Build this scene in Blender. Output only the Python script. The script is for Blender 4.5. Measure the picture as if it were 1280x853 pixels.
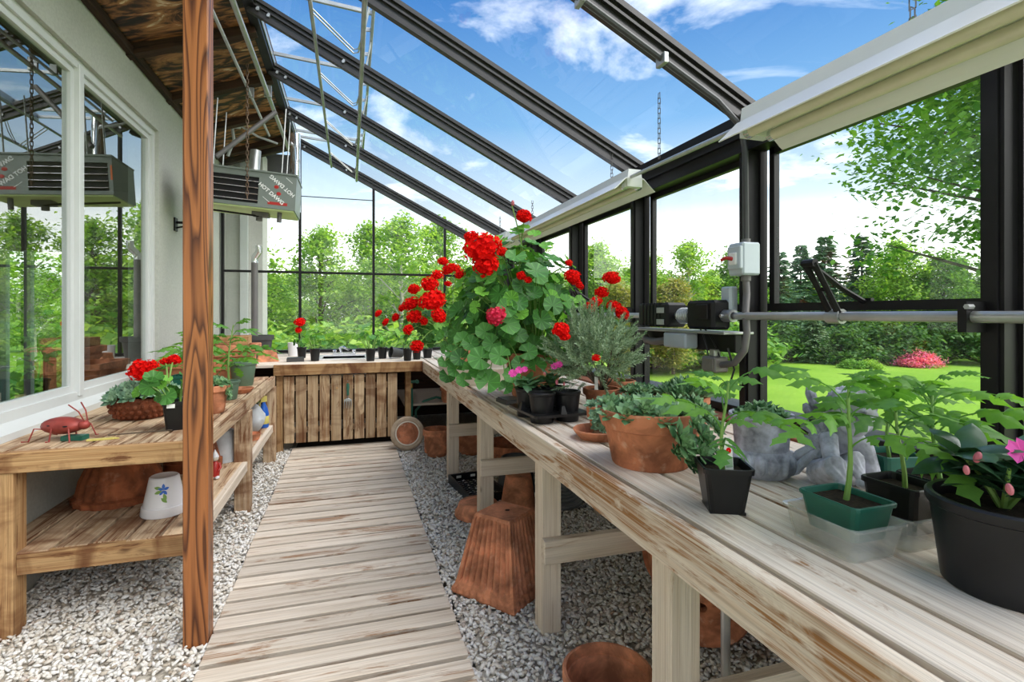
import bpy, bmesh, math, random
import numpy as np
from mathutils import Vector, Matrix, Euler, noise as mnoise
R = math.radians
PI = math.pi
rnd = random.Random(7)
S = bpy.context.scene
for o in list(bpy.data.objects): bpy.data.objects.remove(o)

# ------------------------------------------------------------------ camera
cam = bpy.data.objects.new('camera', bpy.data.cameras.new('camera'))
S.collection.objects.link(cam)
cam.location = (0, 0, 1.35)
cam.rotation_euler = (R(90), 0, -math.atan(202 / 650))
cam.data.sensor_width = 36
cam.data.lens = 650 / 1280 * 36
cam.data.shift_y = -33.5 / 1280
cam.data.clip_start = 0.05
cam.data.clip_end = 400
S.camera = cam
# ------------------------------------------------------------------ exposure
S.view_settings.view_transform = 'Standard'
S.view_settings.look = 'None'
S.view_settings.gamma = 1
S.view_settings.use_curve_mapping = False
S.view_settings.exposure = 0.45
S.cycles.transparent_max_bounces = 32
S.cycles.max_bounces = 8
# ------------------------------------------------------------------ sky
W = bpy.data.worlds.new('sky'); S.world = W; W.use_nodes = True
def sky():
    nt = W.node_tree; nt.nodes.clear(); N = nt.nodes.new; L = nt.links.new
    out = N('ShaderNodeOutputWorld'); bg = N('ShaderNodeBackground'); bg.inputs[1].default_value = 1.0
    tc = N('ShaderNodeTexCoord'); sp = N('ShaderNodeSeparateXYZ'); L(tc.outputs['Generated'], sp.inputs[0])
    rp = N('ShaderNodeValToRGB'); L(sp.outputs['Z'], rp.inputs[0])
    e = rp.color_ramp.elements
    e[0].position = 0.0; e[0].color = (2.3, 2.22, 2.1, 1)
    e[1].position = 1.0; e[1].color = (.05, .18, .50, 1)
    for p, c in ((.10, (1.7, 1.72, 1.7)), (.20, (.66, .80, .92)), (.34, (.20, .42, .72)), (.52, (.055, .20, .52))):
        x = e.new(p); x.color = (*c, 1)
    # flatten the dome into a cloud layer: direction / elevation
    ad = N('ShaderNodeMath'); ad.operation = 'ADD'; ad.inputs[1].default_value = .12; L(sp.outputs['Z'], ad.inputs[0])
    dv = N('ShaderNodeVectorMath'); dv.operation = 'DIVIDE'; L(tc.outputs['Generated'], dv.inputs[0]); L(ad.outputs[0], dv.inputs[1])
    ns = N('ShaderNodeTexNoise'); ns.inputs['Scale'].default_value = 1.25; ns.inputs['Detail'].default_value = 9; ns.inputs['Roughness'].default_value = .58
    ns.inputs['Distortion'].default_value = .35
    mp = N('ShaderNodeMapping'); mp.inputs['Location'].default_value = (3.1, 1.7, 0); L(dv.outputs[0], mp.inputs[0]); L(mp.outputs[0], ns.inputs['Vector'])
    cr = N('ShaderNodeValToRGB'); cr.color_ramp.elements[0].position = .53; cr.color_ramp.elements[1].position = .74; L(ns.outputs['Fac'], cr.inputs[0])
    mx = N('ShaderNodeMix'); mx.data_type = 'RGBA'; L(cr.outputs[0], mx.inputs['Factor']); L(rp.outputs[0], mx.inputs['A']); mx.inputs['B'].default_value = (1.7, 1.68, 1.64, 1)
    L(mx.outputs['Result'], bg.inputs[0]); L(bg.outputs[0], out.inputs[0])
sky()
# hazy sun through thin cloud, high on the lawn side
sl = bpy.data.lights.new('sun', 'SUN'); sl.energy = 5.0; sl.angle = R(75); sl.color = (1, .95, .87)
sun = bpy.data.objects.new('sun', sl); S.collection.objects.link(sun)
sun.rotation_euler = Vector((-.62, .38, -.78)).to_track_quat('-Z', 'Y').to_euler()

# ------------------------------------------------------------------ helpers
C = S.collection
def prop(o, label=None, cat=None, group=None, kind=None):
    if label: o['label'] = label
    if cat: o['category'] = cat
    if group: o['group'] = group
    if kind: o['kind'] = kind
    return o
def thing(name, label, cat, loc=(0, 0, 0), rot=0, group=None, kind=None):
    o = bpy.data.objects.new(name, None); C.objects.link(o); o.location = loc
    o.rotation_euler = rot if isinstance(rot, (tuple, list)) else (0, 0, rot); o.empty_display_size = .05
    return prop(o, label, cat, group, kind)
def put(name, me, parent=None, loc=(0, 0, 0), rot=(0, 0, 0), sc=None):
    o = bpy.data.objects.new(name, me); C.objects.link(o)
    if parent: o.parent = parent
    o.location = loc; o.rotation_euler = rot
    if sc is not None: o.scale = (sc, sc, sc) if not isinstance(sc, (tuple, list)) else sc
    return o
def copy_tree(o, parent=None):
    c = o.copy(); C.objects.link(c); c.parent = parent
    for ch in o.children: copy_tree(ch, c)
    return c
class MB:
    def __init__(s): s.v = []; s.f = []
    def add(s, v, f):
        n = len(s.v); s.v.extend([tuple(p) for p in v]); s.f.extend([tuple(i + n for i in q) for q in f]); return s
    def box(s, x0, x1, y0, y1, z0, z1, M=None):
        v = [Vector(p) for p in ((x0,y0,z0),(x1,y0,z0),(x1,y1,z0),(x0,y1,z0),(x0,y0,z1),(x1,y0,z1),(x1,y1,z1),(x0,y1,z1))]
        if M is not None: v = [M @ p for p in v]
        return s.add(v, [(3,2,1,0),(4,5,6,7),(0,1,5,4),(1,2,6,5),(2,3,7,6),(3,0,4,7)])
    def lathe(s, prof, n=28, c=(0, 0), M=None, a0=0.0, sq=None):
        k = len(prof); v = []
        for i in range(n):
            a = a0 + 2 * PI * i / n; ca, sa = math.cos(a), math.sin(a)
            q = 1.0 if sq is None else sq(a)
            for r, z in prof: v.append(Vector((c[0] + r * q * ca, c[1] + r * q * sa, z)))
        if M is not None: v = [M @ p for p in v]
        f = []
        for i in range(n):
            j = (i + 1) % n
            for t in range(k - 1): f.append((i * k + t, j * k + t, j * k + t + 1, i * k + t + 1))
        return s.add(v, f)
    def tube(s, pts, r, n=8, cap=True):
        pts = [Vector(p) for p in pts]; k = len(pts); v = []
        rr = r if isinstance(r, (list, tuple)) else [r] * k
        up = None
        for i, p in enumerate(pts):
            t = (pts[min(i + 1, k - 1)] - pts[max(i - 1, 0)]).normalized()
            if up is None: up = Vector((0, 0, 1)) if abs(t.z) < .9 else Vector((1, 0, 0))
            a = t.cross(up)
            if a.length < 1e-5: a = t.orthogonal()
            a.normalize(); b = a.cross(t); up = b
            for j in range(n):
                w = 2 * PI * j / n; v.append(p + (a * math.cos(w) + b * math.sin(w)) * rr[i])
        f = [(i*n+j, i*n+(j+1)%n, (i+1)*n+(j+1)%n, (i+1)*n+j) for i in range(k-1) for j in range(n)]
        if cap: f += [tuple(range(n - 1, -1, -1)), tuple(range((k-1)*n, k*n))]
        return s.add(v, f)
    def prism(s, poly, y0, y1, M=None):          # poly in x-z, extruded along y
        n = len(poly); v = [Vector((x, y0, z)) for x, z in poly] + [Vector((x, y1, z)) for x, z in poly]
        if M is not None: v = [M @ p for p in v]
        return s.add(v, [(i, (i+1)%n, n+(i+1)%n, n+i) for i in range(n)] + [tuple(range(n-1,-1,-1)), tuple(range(n,2*n))])
    def ball(s, c, r, n=10, m=6, sq=(1, 1, 1)):
        v = []; f = []
        for i in range(m + 1):
            t = PI * i / m
            for j in range(n):
                a = 2 * PI * j / n
                v.append((c[0]+r*sq[0]*math.sin(t)*math.cos(a), c[1]+r*sq[1]*math.sin(t)*math.sin(a), c[2]+r*sq[2]*math.cos(t)))
        for i in range(m):
            for j in range(n): f.append((i*n+j, (i+1)*n+j, (i+1)*n+(j+1)%n, i*n+(j+1)%n))
        return s.add(v, f)
    def mesh(s, name, mat, smooth=False):
        me = bpy.data.meshes.new(name); me.from_pydata(s.v, [], s.f)
        if mat: me.materials.append(mat)
        bm = bmesh.new(); bm.from_mesh(me); bmesh.ops.remove_doubles(bm, verts=bm.verts, dist=1e-6); bmesh.ops.recalc_face_normals(bm, faces=bm.faces); bm.to_mesh(me); bm.free()
        if smooth:
            me.shade_smooth(); me.set_sharp_from_angle(angle=R(38))
        return me
    def build(s, name, mat, parent=None, smooth=False, loc=(0, 0, 0), rot=(0, 0, 0)):
        return put(name, s.mesh(name, mat, smooth), parent, loc, rot)
def np_mesh(name, V, Fq, mat, smooth=False):      # V (n,3), Fq (m,3|4)
    me = bpy.data.meshes.new(name); k = Fq.shape[1]; m = len(Fq)
    me.vertices.add(len(V)); me.vertices.foreach_set('co', np.asarray(V, np.float32).ravel())
    me.loops.add(m * k); me.loops.foreach_set('vertex_index', np.asarray(Fq, np.int32).ravel())
    me.polygons.add(m); me.polygons.foreach_set('loop_start', np.arange(0, m * k, k, dtype=np.int32))
    me.update(calc_edges=True); me.materials.append(mat)
    if smooth: me.shade_smooth()
    return me
_cb = {}
def cbox(sx, sy, sz, mat, ch=.003):              # bevelled box mesh centred at the origin, shared between alike pieces
    key = (round(sx, 4), round(sy, 4), round(sz, 4), mat.name, ch)
    if key not in _cb:
        m = MB(); hx, hy, hz = sx / 2, sy / 2, sz / 2; ch = min(ch, hx * .4, hy * .4, hz * .4)
        v = []; idx = {}
        for a in (-1, 1):
            for b in (-1, 1):
                for d in (-1, 1):
                    for ax in range(3):
                        p = [a * hx, b * hy, d * hz]; sg = (a, b, d)
                        for q in range(3):
                            if q != ax: p[q] -= sg[q] * ch
                        idx[(a, b, d, ax)] = len(v); v.append(p)
        f = []
        for ax in range(3):
            q, w = [i for i in range(3) if i != ax]
            for sgn in (-1, 1):
                face = []
                for (e, g_) in ((-1, -1), (1, -1), (1, 1), (-1, 1)):
                    k = [0, 0, 0]; k[ax] = sgn; k[q] = e; k[w] = g_; face.append(idx[(*k, ax)])
                f.append(face)
            for e in (-1, 1):
                for g_ in (-1, 1):
                    k0 = [0, 0, 0]; k1 = [0, 0, 0]; k0[ax] = -1; k1[ax] = 1
                    for k in (k0, k1): k[q] = e; k[w] = g_
                    f.append([idx[(*k0, q)], idx[(*k1, q)], idx[(*k1, w)], idx[(*k0, w)]])
        for a in (-1, 1):
            for b in (-1, 1):
                for d in (-1, 1): f.append([idx[(a, b, d, i)] for i in range(3)])
        _cb[key] = m.add(v, f).mesh('board', mat)
    return _cb[key]
def board(name, x0, x1, y0, y1, z0, z1, mat, parent=None, ch=.003):
    # axis-aligned board whose local X always runs along its longest side (grain direction)
    d = [x1 - x0, y1 - y0, z1 - z0]; c = ((x0+x1)/2, (y0+y1)/2, (z0+z1)/2); ax = d.index(max(d))
    if ax == 0: me = cbox(d[0], d[1], d[2], mat, ch); r = (0, 0, 0)
    elif ax == 1: me = cbox(d[1], d[0], d[2], mat, ch); r = (0, 0, R(90))
    else: me = cbox(d[2], d[1], d[0], mat, ch); r = (0, R(-90), 0)
    return put(name, me, parent, c, r)
def beam(name, p0, p1, w, h, mat, parent=None, ch=.003):   # box from p0 to p1, w across, h upright-ish
    p0, p1 = Vector(p0), Vector(p1); t = (p1 - p0); L_ = t.length; t.normalize()
    up = Vector((0, 0, 1)) if abs(t.z) < .95 else Vector((0, 1, 0))
    y = up.cross(t).normalized(); z = t.cross(y)
    o = put(name, cbox(L_, w, h, mat, ch), parent, (p0 + p1) / 2)
    o.rotation_euler = Matrix((t, y, z)).transposed().to_euler()
    return o
def polar(az, d): a = R(az); return d * math.sin(a), d * math.cos(a)

# ------------------------------------------------------------------ materials
def newmat(name):
    m = bpy.data.materials.new(name); m.use_nodes = True; nt = m.node_tree; nt.nodes.clear()
    return m, nt.nodes.new, nt.links.new
def ramp(N, L, src, stops):
    r = N('ShaderNodeValToRGB'); L(src, r.inputs[0]); e = r.color_ramp.elements
    while len(e) > len(stops): e.remove(e[-1])
    while len(e) < len(stops): e.new(.5)
    for x, (p, c) in zip(e, stops): x.position = p; x.color = (*c, 1) if len(c) == 3 else c
    return r.outputs[0]
def mixc(N, L, fac, a, b, mode='MIX'):
    m = N('ShaderNodeMix'); m.data_type = 'RGBA'; m.blend_type = mode
    for sock, val in (('Factor', fac), ('A', a), ('B', b)):
        i = m.inputs[sock]
        if hasattr(val, 'is_linked'): L(val, i)
        else: i.default_value = val if sock == 'Factor' else (*val, 1)
    return m.outputs['Result']
def coords(N, L, scale=(1, 1, 1), rand=True):
    tc = N('ShaderNodeTexCoord'); mp = N('ShaderNodeMapping'); mp.inputs['Scale'].default_value = scale
    if rand:
        oi = N('ShaderNodeObjectInfo'); ad = N('ShaderNodeVectorMath'); ad.operation = 'MULTIPLY_ADD'
        L(oi.outputs['Random'], ad.inputs[0]); ad.inputs[1].default_value = (17, 23, 11); L(tc.outputs['Object'], ad.inputs[2])
        L(ad.outputs[0], mp.inputs[0])
    else: L(tc.outputs['Object'], mp.inputs[0])
    return mp.outputs[0]
def noise(N, L, vec, scale=1, detail=4, rough=.55, dist=0):
    n = N('ShaderNodeTexNoise'); L(vec, n.inputs['Vector']); n.inputs['Scale'].default_value = scale
    n.inputs['Detail'].default_value = detail; n.inputs['Roughness'].default_value = rough; n.inputs['Distortion'].default_value = dist
    return n.outputs['Fac']
def finish(m, N, L, col, rough=.6, metal=0, bump=None, bs=.3, spec=.5, coat=0):
    b = N('ShaderNodeBsdfPrincipled'); o = N('ShaderNodeOutputMaterial'); L(b.outputs[0], o.inputs[0])
    for s_, v in (('Base Color', col), ('Roughness', rough), ('Metallic', metal)):
        if hasattr(v, 'is_linked'): L(v, b.inputs[s_])
        else: b.inputs[s_].default_value = (*v, 1) if s_ == 'Base Color' else v
    b.inputs['Specular IOR Level'].default_value = spec
    b.inputs['Coat Weight'].default_value = coat
    if bump is not None:
        bp = N('ShaderNodeBump'); bp.inputs['Strength'].default_value = bs; bp.inputs['Distance'].default_value = .004
        L(bump, bp.inputs['Height']); L(bp.outputs[0], b.inputs['Normal'])
    return m
def paint(name, c, rough=.5, metal=0, var=.12, sc=6, spec=.5, bs=.08, coat=0):
    m, N, L = newmat(name); v = coords(N, L); n = noise(N, L, v, sc, 5)
    a = tuple(min(1, x * (1 + var)) for x in c); b = tuple(x * (1 - var) for x in c)
    return finish(m, N, L, ramp(N, L, n, [(.3, b), (.7, a)]), rough, metal, n, bs, spec, coat)
def wood(name, light, mid, stain, amount=.5, fine=1.0, rough=.75, stain2=None, char=0.0):
    # local X = along the grain
    m, N, L = newmat(name)
    g = noise(N, L, coords(N, L, (1.3, 48, 48)), 1, 5, .6, .4)
    f = noise(N, L, coords(N, L, (3.0, 330, 330)), 1, 2, .5)
    f2 = noise(N, L, coords(N, L, (1.6, 130, 130)), 1, 3, .6, .3)
    st = noise(N, L, coords(N, L, (2.1, 11, 11)), 1, 6, .68, 1.0)
    col = ramp(N, L, g, [(.36, mid), (.56, light)])
    lo, hi = .74 - amount * .4, .82 - amount * .4
    msk = ramp(N, L, st, [(lo, (0, 0, 0)), (hi, (1, 1, 1))])
    fm = N('ShaderNodeMath'); fm.operation = 'MULTIPLY'; L(msk, fm.inputs[0])
    L(ramp(N, L, f2, [(.40, (.10,) * 3), (.60, (1,) * 3)]), fm.inputs[1])
    col = mixc(N, L, fm.outputs[0], col, stain)
    col = mixc(N, L, fine * .55, col, ramp(N, L, f, [(.34, (.62,) * 3), (.54, (1.0,) * 3)]), 'MULTIPLY')
    if char:
        cb = noise(N, L, coords(N, L, (5.5, 2.2, 2.2)), 1, 4, .55, .6)
        col = mixc(N, L, ramp(N, L, cb, [(.50, (0,) * 3), (.68, (char,) * 3)]), col, (.15, .052, .018))
    kn = noise(N, L, coords(N, L, (2.5, 9, 9)), 2.2, 2, .5)
    col = mixc(N, L, ramp(N, L, kn, [(.70, (0, 0, 0)), (.78, (.75,) * 3)]), col, stain2 or tuple(x * .55 for x in stain))
    oi = N('ShaderNodeObjectInfo'); hv = N('ShaderNodeHueSaturation'); mr = N('ShaderNodeMapRange'); L(oi.outputs['Random'], mr.inputs[0])
    mr.inputs['To Min'].default_value = .84; mr.inputs['To Max'].default_value = 1.12; L(mr.outputs[0], hv.inputs['Value']); L(col, hv.inputs['Color'])
    ad = N('ShaderNodeMath'); ad.operation = 'ADD'; L(g, ad.inputs[0]); L(f, ad.inputs[1])
    return finish(m, N, L, hv.outputs[0], rough, 0, ad.outputs[0], .45, .3)
def post_wood():
    m, N, L = newmat('stained_post_wood')
    v = coords(N, L, (.42, 5.5, 5.5)); n0 = noise(N, L, v, 1.5, 2, .4, .3)
    wv = N('ShaderNodeMath'); wv.operation = 'MULTIPLY'; L(n0, wv.inputs[0]); wv.inputs[1].default_value = 15
    fr_ = N('ShaderNodeMath'); fr_.operation = 'FRACT'; L(wv.outputs[0], fr_.inputs[0])
    f = noise(N, L, coords(N, L, (3, 140, 140)), 1, 3)
    col = ramp(N, L, fr_.outputs[0], [(.0, (.07, .022, .008)), (.12, (.14, .044, .014)), (.42, (.33, .12, .038)), (.8, (.37, .135, .042)), (1, (.085, .026, .009))])
    col = mixc(N, L, .5, col, ramp(N, L, f, [(.3, (.6,) * 3), (.6, (1.05,) * 3)]), 'MULTIPLY')
    return finish(m, N, L, col, .38, 0, f, .2, .4)
def soffit_wood():
    m, N, L = newmat('charred_brown_plywood')
    v = coords(N, L, (3.6, 1.5, 3.0)); a = noise(N, L, v, 1.5, 5, .6, 2.6)
    g = noise(N, L, coords(N, L, (30, 1.5, 30)), 1, 4, .6, 1.0)
    col = ramp(N, L, a, [(.40, (.008, .004, .003)), (.47, (.07, .025, .009)), (.54, (.34, .135, .045)), (.62, (.48, .22, .085)), (.67, (.85, .66, .45))])
    col = mixc(N, L, .7, col, ramp(N, L, g, [(.3, (.45,) * 3), (.65, (1.1,) * 3)]), 'MULTIPLY')
    return finish(m, N, L, col, .6, 0, g, .3)
def terra(name, c=(.52, .205, .105), pale=.25):
    m, N, L = newmat(name); v = coords(N, L)
    a = noise(N, L, v, 9, 5, .6, .4); b = noise(N, L, v, 22, 4); d = noise(N, L, v, 60, 3)
    col = ramp(N, L, a, [(.36, tuple(x * .50 for x in c)), (.47, tuple(x * .8 for x in c)), (.54, c), (.64, tuple(min(1, x * 1.35) for x in c))])
    col = mixc(N, L, ramp(N, L, b, [(.58, (0,) * 3), (.72, (pale,) * 3)]), col, (.72, .47, .33))
    return finish(m, N, L, col, .78, 0, d, .25, .3)
def leafmat(name, dark, light, trans=.25, rough=.45, veins=False, island=False, sheen=.4, radial=None):
    m, N, L = newmat(name)
    if island:
        gi = N('ShaderNodeNewGeometry'); src = gi.outputs['Random Per Island']
    else:
        oi = N('ShaderNodeObjectInfo'); n = noise(N, L, coords(N, L), 14, 3)
        mm = N('ShaderNodeMath'); mm.operation = 'MULTIPLY_ADD'; L(oi.outputs['Random'], mm.inputs[0]); mm.inputs[1].default_value = .6
        s2 = N('ShaderNodeMath'); s2.operation = 'MULTIPLY'; L(n, s2.inputs[0]); s2.inputs[1].default_value = .45; L(s2.outputs[0], mm.inputs[2]); src = mm.outputs[0]
    col = ramp(N, L, src, [(.1, dark), (.9, light)])
    if radial:
        tc = N('ShaderNodeTexCoord'); ln_ = N('ShaderNodeVectorMath'); ln_.operation = 'LENGTH'; L(tc.outputs['Object'], ln_.inputs[0])
        col = mixc(N, L, ramp(N, L, ln_.outputs['Value'], [(.25, (.55,) * 3), (.6, (0,) * 3), (.92, (0,) * 3), (1, (.8,) * 3)]), col, radial)
    if veins:
        tc = N('ShaderNodeTexCoord'); sp = N('ShaderNodeSeparateXYZ'); L(tc.outputs['Object'], sp.inputs[0])
        at = N('ShaderNodeMath'); at.operation = 'ARCTAN2'; L(sp.outputs['Y'], at.inputs[0]); L(sp.outputs['X'], at.inputs[1])
        mu = N('ShaderNodeMath'); mu.operation = 'MULTIPLY'; L(at.outputs[0], mu.inputs[0]); mu.inputs[1].default_value = 9
        co = N('ShaderNodeMath'); co.operation = 'COSINE'; L(mu.outputs[0], co.inputs[0])
        col = mixc(N, L, ramp(N, L, co.outputs[0], [(.80, (0,) * 3), (1, (.45,) * 3)]), col, tuple(min(1, x * 1.9) for x in light))
    b = N('ShaderNodeBsdfPrincipled'); L(col, b.inputs['Base Color']); b.inputs['Roughness'].default_value = rough; b.inputs['Specular IOR Level'].default_value = sheen
    t = N('ShaderNodeBsdfTranslucent'); L(mixc(N, L, 1.0, col, (1.3, 1.35, .55), 'MULTIPLY'), t.inputs[0])
    mx = N('ShaderNodeMixShader'); mx.inputs[0].default_value = trans; L(b.outputs[0], mx.inputs[1]); L(t.outputs[0], mx.inputs[2])
    o = N('ShaderNodeOutputMaterial'); L(mx.outputs[0], o.inputs[0])
    return m
def glassmat(name, base=.03, fres=1.45, tint=(1, 1, 1), gl=(1, 1, 1), rough=0.0, dirt=0.0):
    m, N, L = newmat(name)
    t = N('ShaderNodeBsdfTransparent'); t.inputs[0].default_value = (*tint, 1)
    g = N('ShaderNodeBsdfGlossy'); g.inputs[0].default_value = (*gl, 1); g.inputs['Roughness'].default_value = rough
    fr = N('ShaderNodeFresnel'); fr.inputs[0].default_value = fres
    ad = N('ShaderNodeMath'); ad.operation = 'ADD'; ad.use_clamp = True; L(fr.outputs[0], ad.inputs[0]); ad.inputs[1].default_value = base
    # a back face must not act as a total reflector
    ge = N('ShaderNodeNewGeometry'); iv = N('ShaderNodeMath'); iv.operation = 'SUBTRACT'; iv.inputs[0].default_value = 1; L(ge.outputs['Backfacing'], iv.inputs[1])
    mu = N('ShaderNodeMath'); mu.operation = 'MULTIPLY'; L(ad.outputs[0], mu.inputs[0]); L(iv.outputs[0], mu.inputs[1])
    mx = N('ShaderNodeMixShader'); L(mu.outputs[0], mx.inputs[0]); L(t.outputs[0], mx.inputs[1]); L(g.outputs[0], mx.inputs[2])
    last = mx.outputs[0]
    if dirt:
        df = N('ShaderNodeBsdfDiffuse'); df.inputs[0].default_value = (.8, .85, .85, 1)
        n = noise(N, L, coords(N, L, (3, 3, .4)), 2, 5, .6)
        m2 = N('ShaderNodeMixShader'); L(ramp(N, L, n, [(.45, (dirt * .15,) * 3), (.8, (dirt,) * 3)]), m2.inputs[0]); L(last, m2.inputs[1]); L(df.outputs[0], m2.inputs[2]); last = m2.outputs[0]
    o = N('ShaderNodeOutputMaterial'); L(last, o.inputs[0])
    return m
M = {}
M['bench'] = wood('weathered_bench_wood', (.83, .74, .64), (.69, .57, .46), (.36, .19, .085), .44)
M['fascia'] = wood('weathered_fascia_wood', (.84, .73, .60), (.70, .55, .41), (.38, .175, .06), .66)
M['leg'] = wood('weathered_leg_wood', (.72, .62, .51), (.60, .49, .38), (.36, .20, .09), .36, .7)
M['lbench'] = wood('brown_stained_bench_wood', (.64, .48, .32), (.46, .30, .17), (.19, .07, .025), .60, char=.75)
M['lface'] = wood('brown_stained_fascia_wood', (.55, .34, .16), (.38, .195, .08), (.15, .055, .02), .52, char=.9)
M['slat'] = wood('brown_stained_door_slats', (.61, .45, .28), (.44, .27, .14), (.17, .065, .024), .60, char=.7)
M['walk'] = wood('weathered_walkway_planks', (.79, .69, .58), (.64, .53, .42), (.35, .18, .085), .48)
M['redwood'] = wood('red_brown_sill_wood', (.36, .14, .07), (.25, .09, .045), (.12, .04, .02), .5)
M['post'] = post_wood()
M['soffit'] = soffit_wood()
M['joist'] = wood('dark_joist_wood', (.055, .025, .013), (.03, .014, .008), (.012, .006, .004), .6)
M['black'] = paint('black_painted_aluminium', (.012, .011, .012), .42, 0, .2, 8, .25)
M['blackm'] = paint('dark_bronze_rafter_metal', (.05, .046, .046), .35, .3, .15, 8)
M['galv'] = paint('galvanised_steel', (.46, .47, .47), .38, .75, .15, 12)
M['pipe'] = paint('grey_steel_pipe', (.50, .50, .49), .34, .6, .12, 10)
M['white'] = paint('white_enamel', (.86, .87, .86), .3, 0, .04, 5)
M['refl'] = paint('white_reflector_enamel', (.80, .80, .76), .35, 0, .04, 5)
M['tube'] = paint('fluorescent_tube_glass', (.72, .66, .50), .2, 0, .06, 9)
M['vinyl'] = paint('white_vinyl_frame', (.62, .64, .63), .35, 0, .03, 4)
M['greyplast'] = paint('light_grey_plastic', (.50, .56, .60), .4, 0, .06, 6)
M['tan_metal'] = paint('tan_grey_cast_metal', (.26, .24, .21), .5, .3, .15, 20)
M['darkgrey'] = paint('dark_grey_plastic', (.05, .05, .052), .45, 0, .15, 10)
M['plastic'] = paint('black_nursery_plastic', (.009, .009, .010), .34, 0, .2, 14, .35)
M['greenpl'] = paint('dark_green_plastic', (.010, .11, .075), .35, 0, .15, 12)
M['sage'] = paint('sage_green_plastic', (.12, .19, .13), .5, 0, .12, 12)
M['terra'] = terra('terracotta')
M['terra2'] = terra('weathered_terracotta', (.45, .165, .082), .5)
M['terra3'] = terra('fresh_terracotta', (.60, .245, .13), .12)
M['terrad'] = terra('dark_glazed_terracotta', (.30, .09, .035), .15)
M['basket'] = terra('rust_brown_textured_clay', (.20, .055, .022), .05)
M['soil'] = paint('potting_soil', (.030, .020, .013), .95, 0, .6, 120, .2, .8)
M['drysoil'] = paint('dry_soil', (.16, .095, .055), .95, 0, .4, 90, .2, .8)
M['ceramic'] = paint('white_glazed_ceramic', (.78, .77, .80), .18, 0, .03, 5)
M['basin'] = paint('cream_plastic_basin', (.74, .68, .58), .4, 0, .05, 5)
M['stone'] = paint('blue_grey_garden_stone', (.42, .43, .50), .75, 0, .75, 16, .3, .5)
M['concrete'] = paint('mossy_grey_concrete', (.24, .24, .20), .9, 0, .35, 5, .2, .5)
M['heater'] = paint('grey_green_heater_enamel', (.20, .23, .21), .4, .2, .08, 6)
M['heatlt'] = paint('heater_underside_lawn_light', (.62, .74, .32), .4, 0, .08, 6)  # yellow-green reflection of the lawn put into the base colour
M['chrome'] = paint('chrome', (.75, .76, .78), .15, .9, .05, 8)
M['red'] = paint('red_plastic', (.42, .02, .015), .4)
M['bug'] = paint('dull_red_painted_tin', (.30, .045, .035), .45, .2, .3, 20)
M['orange'] = paint('orange_paint', (.75, .16, .03), .4)
M['yellow'] = paint('yellow_plastic', (.68, .58, .16), .4)
M['blue'] = paint('blue_plastic', (.015, .12, .55), .35)
M['brass'] = paint('brass', (.55, .36, .10), .35, .8)
M['hose'] = paint('green_rubber_hose', (.03, .15, .10), .45)
M['cable'] = paint('grey_flexible_conduit', (.16, .15, .15), .5, .2)
M['chain'] = paint('tarnished_chain_steel', (.22, .21, .20), .4, .7)
M['rust'] = paint('rusty_chain_iron', (.14, .09, .06), .6, .5, .3, 30)
M['leather'] = paint('tan_leather', (.30, .12, .05), .45, 0, .2, 6)
M['oak'] = wood('dark_carved_oak', (.34, .19, .08), (.22, .11, .045), (.10, .045, .02), .5)
M['room'] = paint('dark_room_wall', (.24, .18, .13), .9)
M['roomfl'] = paint('room_floor', (.24, .15, .09), .6)
M['bark'] = paint('grey_brown_bark', (.13, .10, .075), .9, 0, .35, 8, .2, .6)
M['birch'] = paint('pale_bark', (.50, .46, .40), .9, 0, .3, 8, .2, .6)
M['rib'] = paint('ribbed_grey_metal', (.16, .17, .17), .5, .3, .15, 10)
M['disc'] = paint('weathered_buff_stone', (.46, .36, .26), .85, 0, .25, 12, .3, .4)
M['rag'] = paint('pale_grey_cloth', (.50, .52, .54), .95, 0, .15, 10, .1, .5)
M['tag'] = paint('white_plant_tag', (.80, .80, .76), .5)
M['label'] = paint('grey_metal_label', (.55, .56, .55), .35, .3, .1, 40)
def roughcast(name, c):
    m, N, L = newmat(name); v = coords(N, L, rand=False); n = noise(N, L, v, 55, 4); b = noise(N, L, v, 1.3, 4)
    col = mixc(N, L, ramp(N, L, b, [(.3, (0,) * 3), (.7, (1,) * 3)]), tuple(x * .88 for x in c), c)
    col = mixc(N, L, .5, col, ramp(N, L, n, [(.3, (.78,) * 3), (.65, (1.05,) * 3)]), 'MULTIPLY')
    return finish(m, N, L, col, .92, 0, n, .5, .2)
M['stucco'] = roughcast('grey_green_stucco', (.52, .53, .48))
M['stuccow'] = roughcast('pale_stucco', (.64, .62, .58))
def lawnmat():
    m, N, L = newmat('mown_lawn'); v = coords(N, L, rand=False); a = noise(N, L, v, .25, 5); b = noise(N, L, v, 9, 4, .7)
    col = ramp(N, L, a, [(.35, (.16, .34, .025)), (.65, (.27, .46, .05))])
    col = mixc(N, L, .5, col, ramp(N, L, b, [(.3, (.6,) * 3), (.7, (1.15,) * 3)]), 'MULTIPLY')
    return finish(m, N, L, col, .9, 0, b, .6, .1)
M['lawn'] = lawnmat()
def gravelmat():
    m, N, L = newmat('pale_pebbles'); g = N('ShaderNodeNewGeometry'); n = noise(N, L, coords(N, L, rand=False), 60, 3)
    col = ramp(N, L, g.outputs['Random Per Island'], [(0, (.42, .35, .27)), (.12, (.66, .60, .52)), (.4, (.80, .76, .70)), (.7, (.90, .88, .85)), (.93, (.70, .68, .65)), (1, (.44, .32, .24))])
    col = mixc(N, L, .4, col, ramp(N, L, n, [(.3, (.75,) * 3), (.6, (1.05,) * 3)]), 'MULTIPLY')
    return finish(m, N, L, col, .8, 0, None, 0, .3)
M['gravel'] = gravelmat()
M['bed'] = paint('gravel_bed', (.46, .42, .36), .95, 0, .4, 60, .2, .6)
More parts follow.
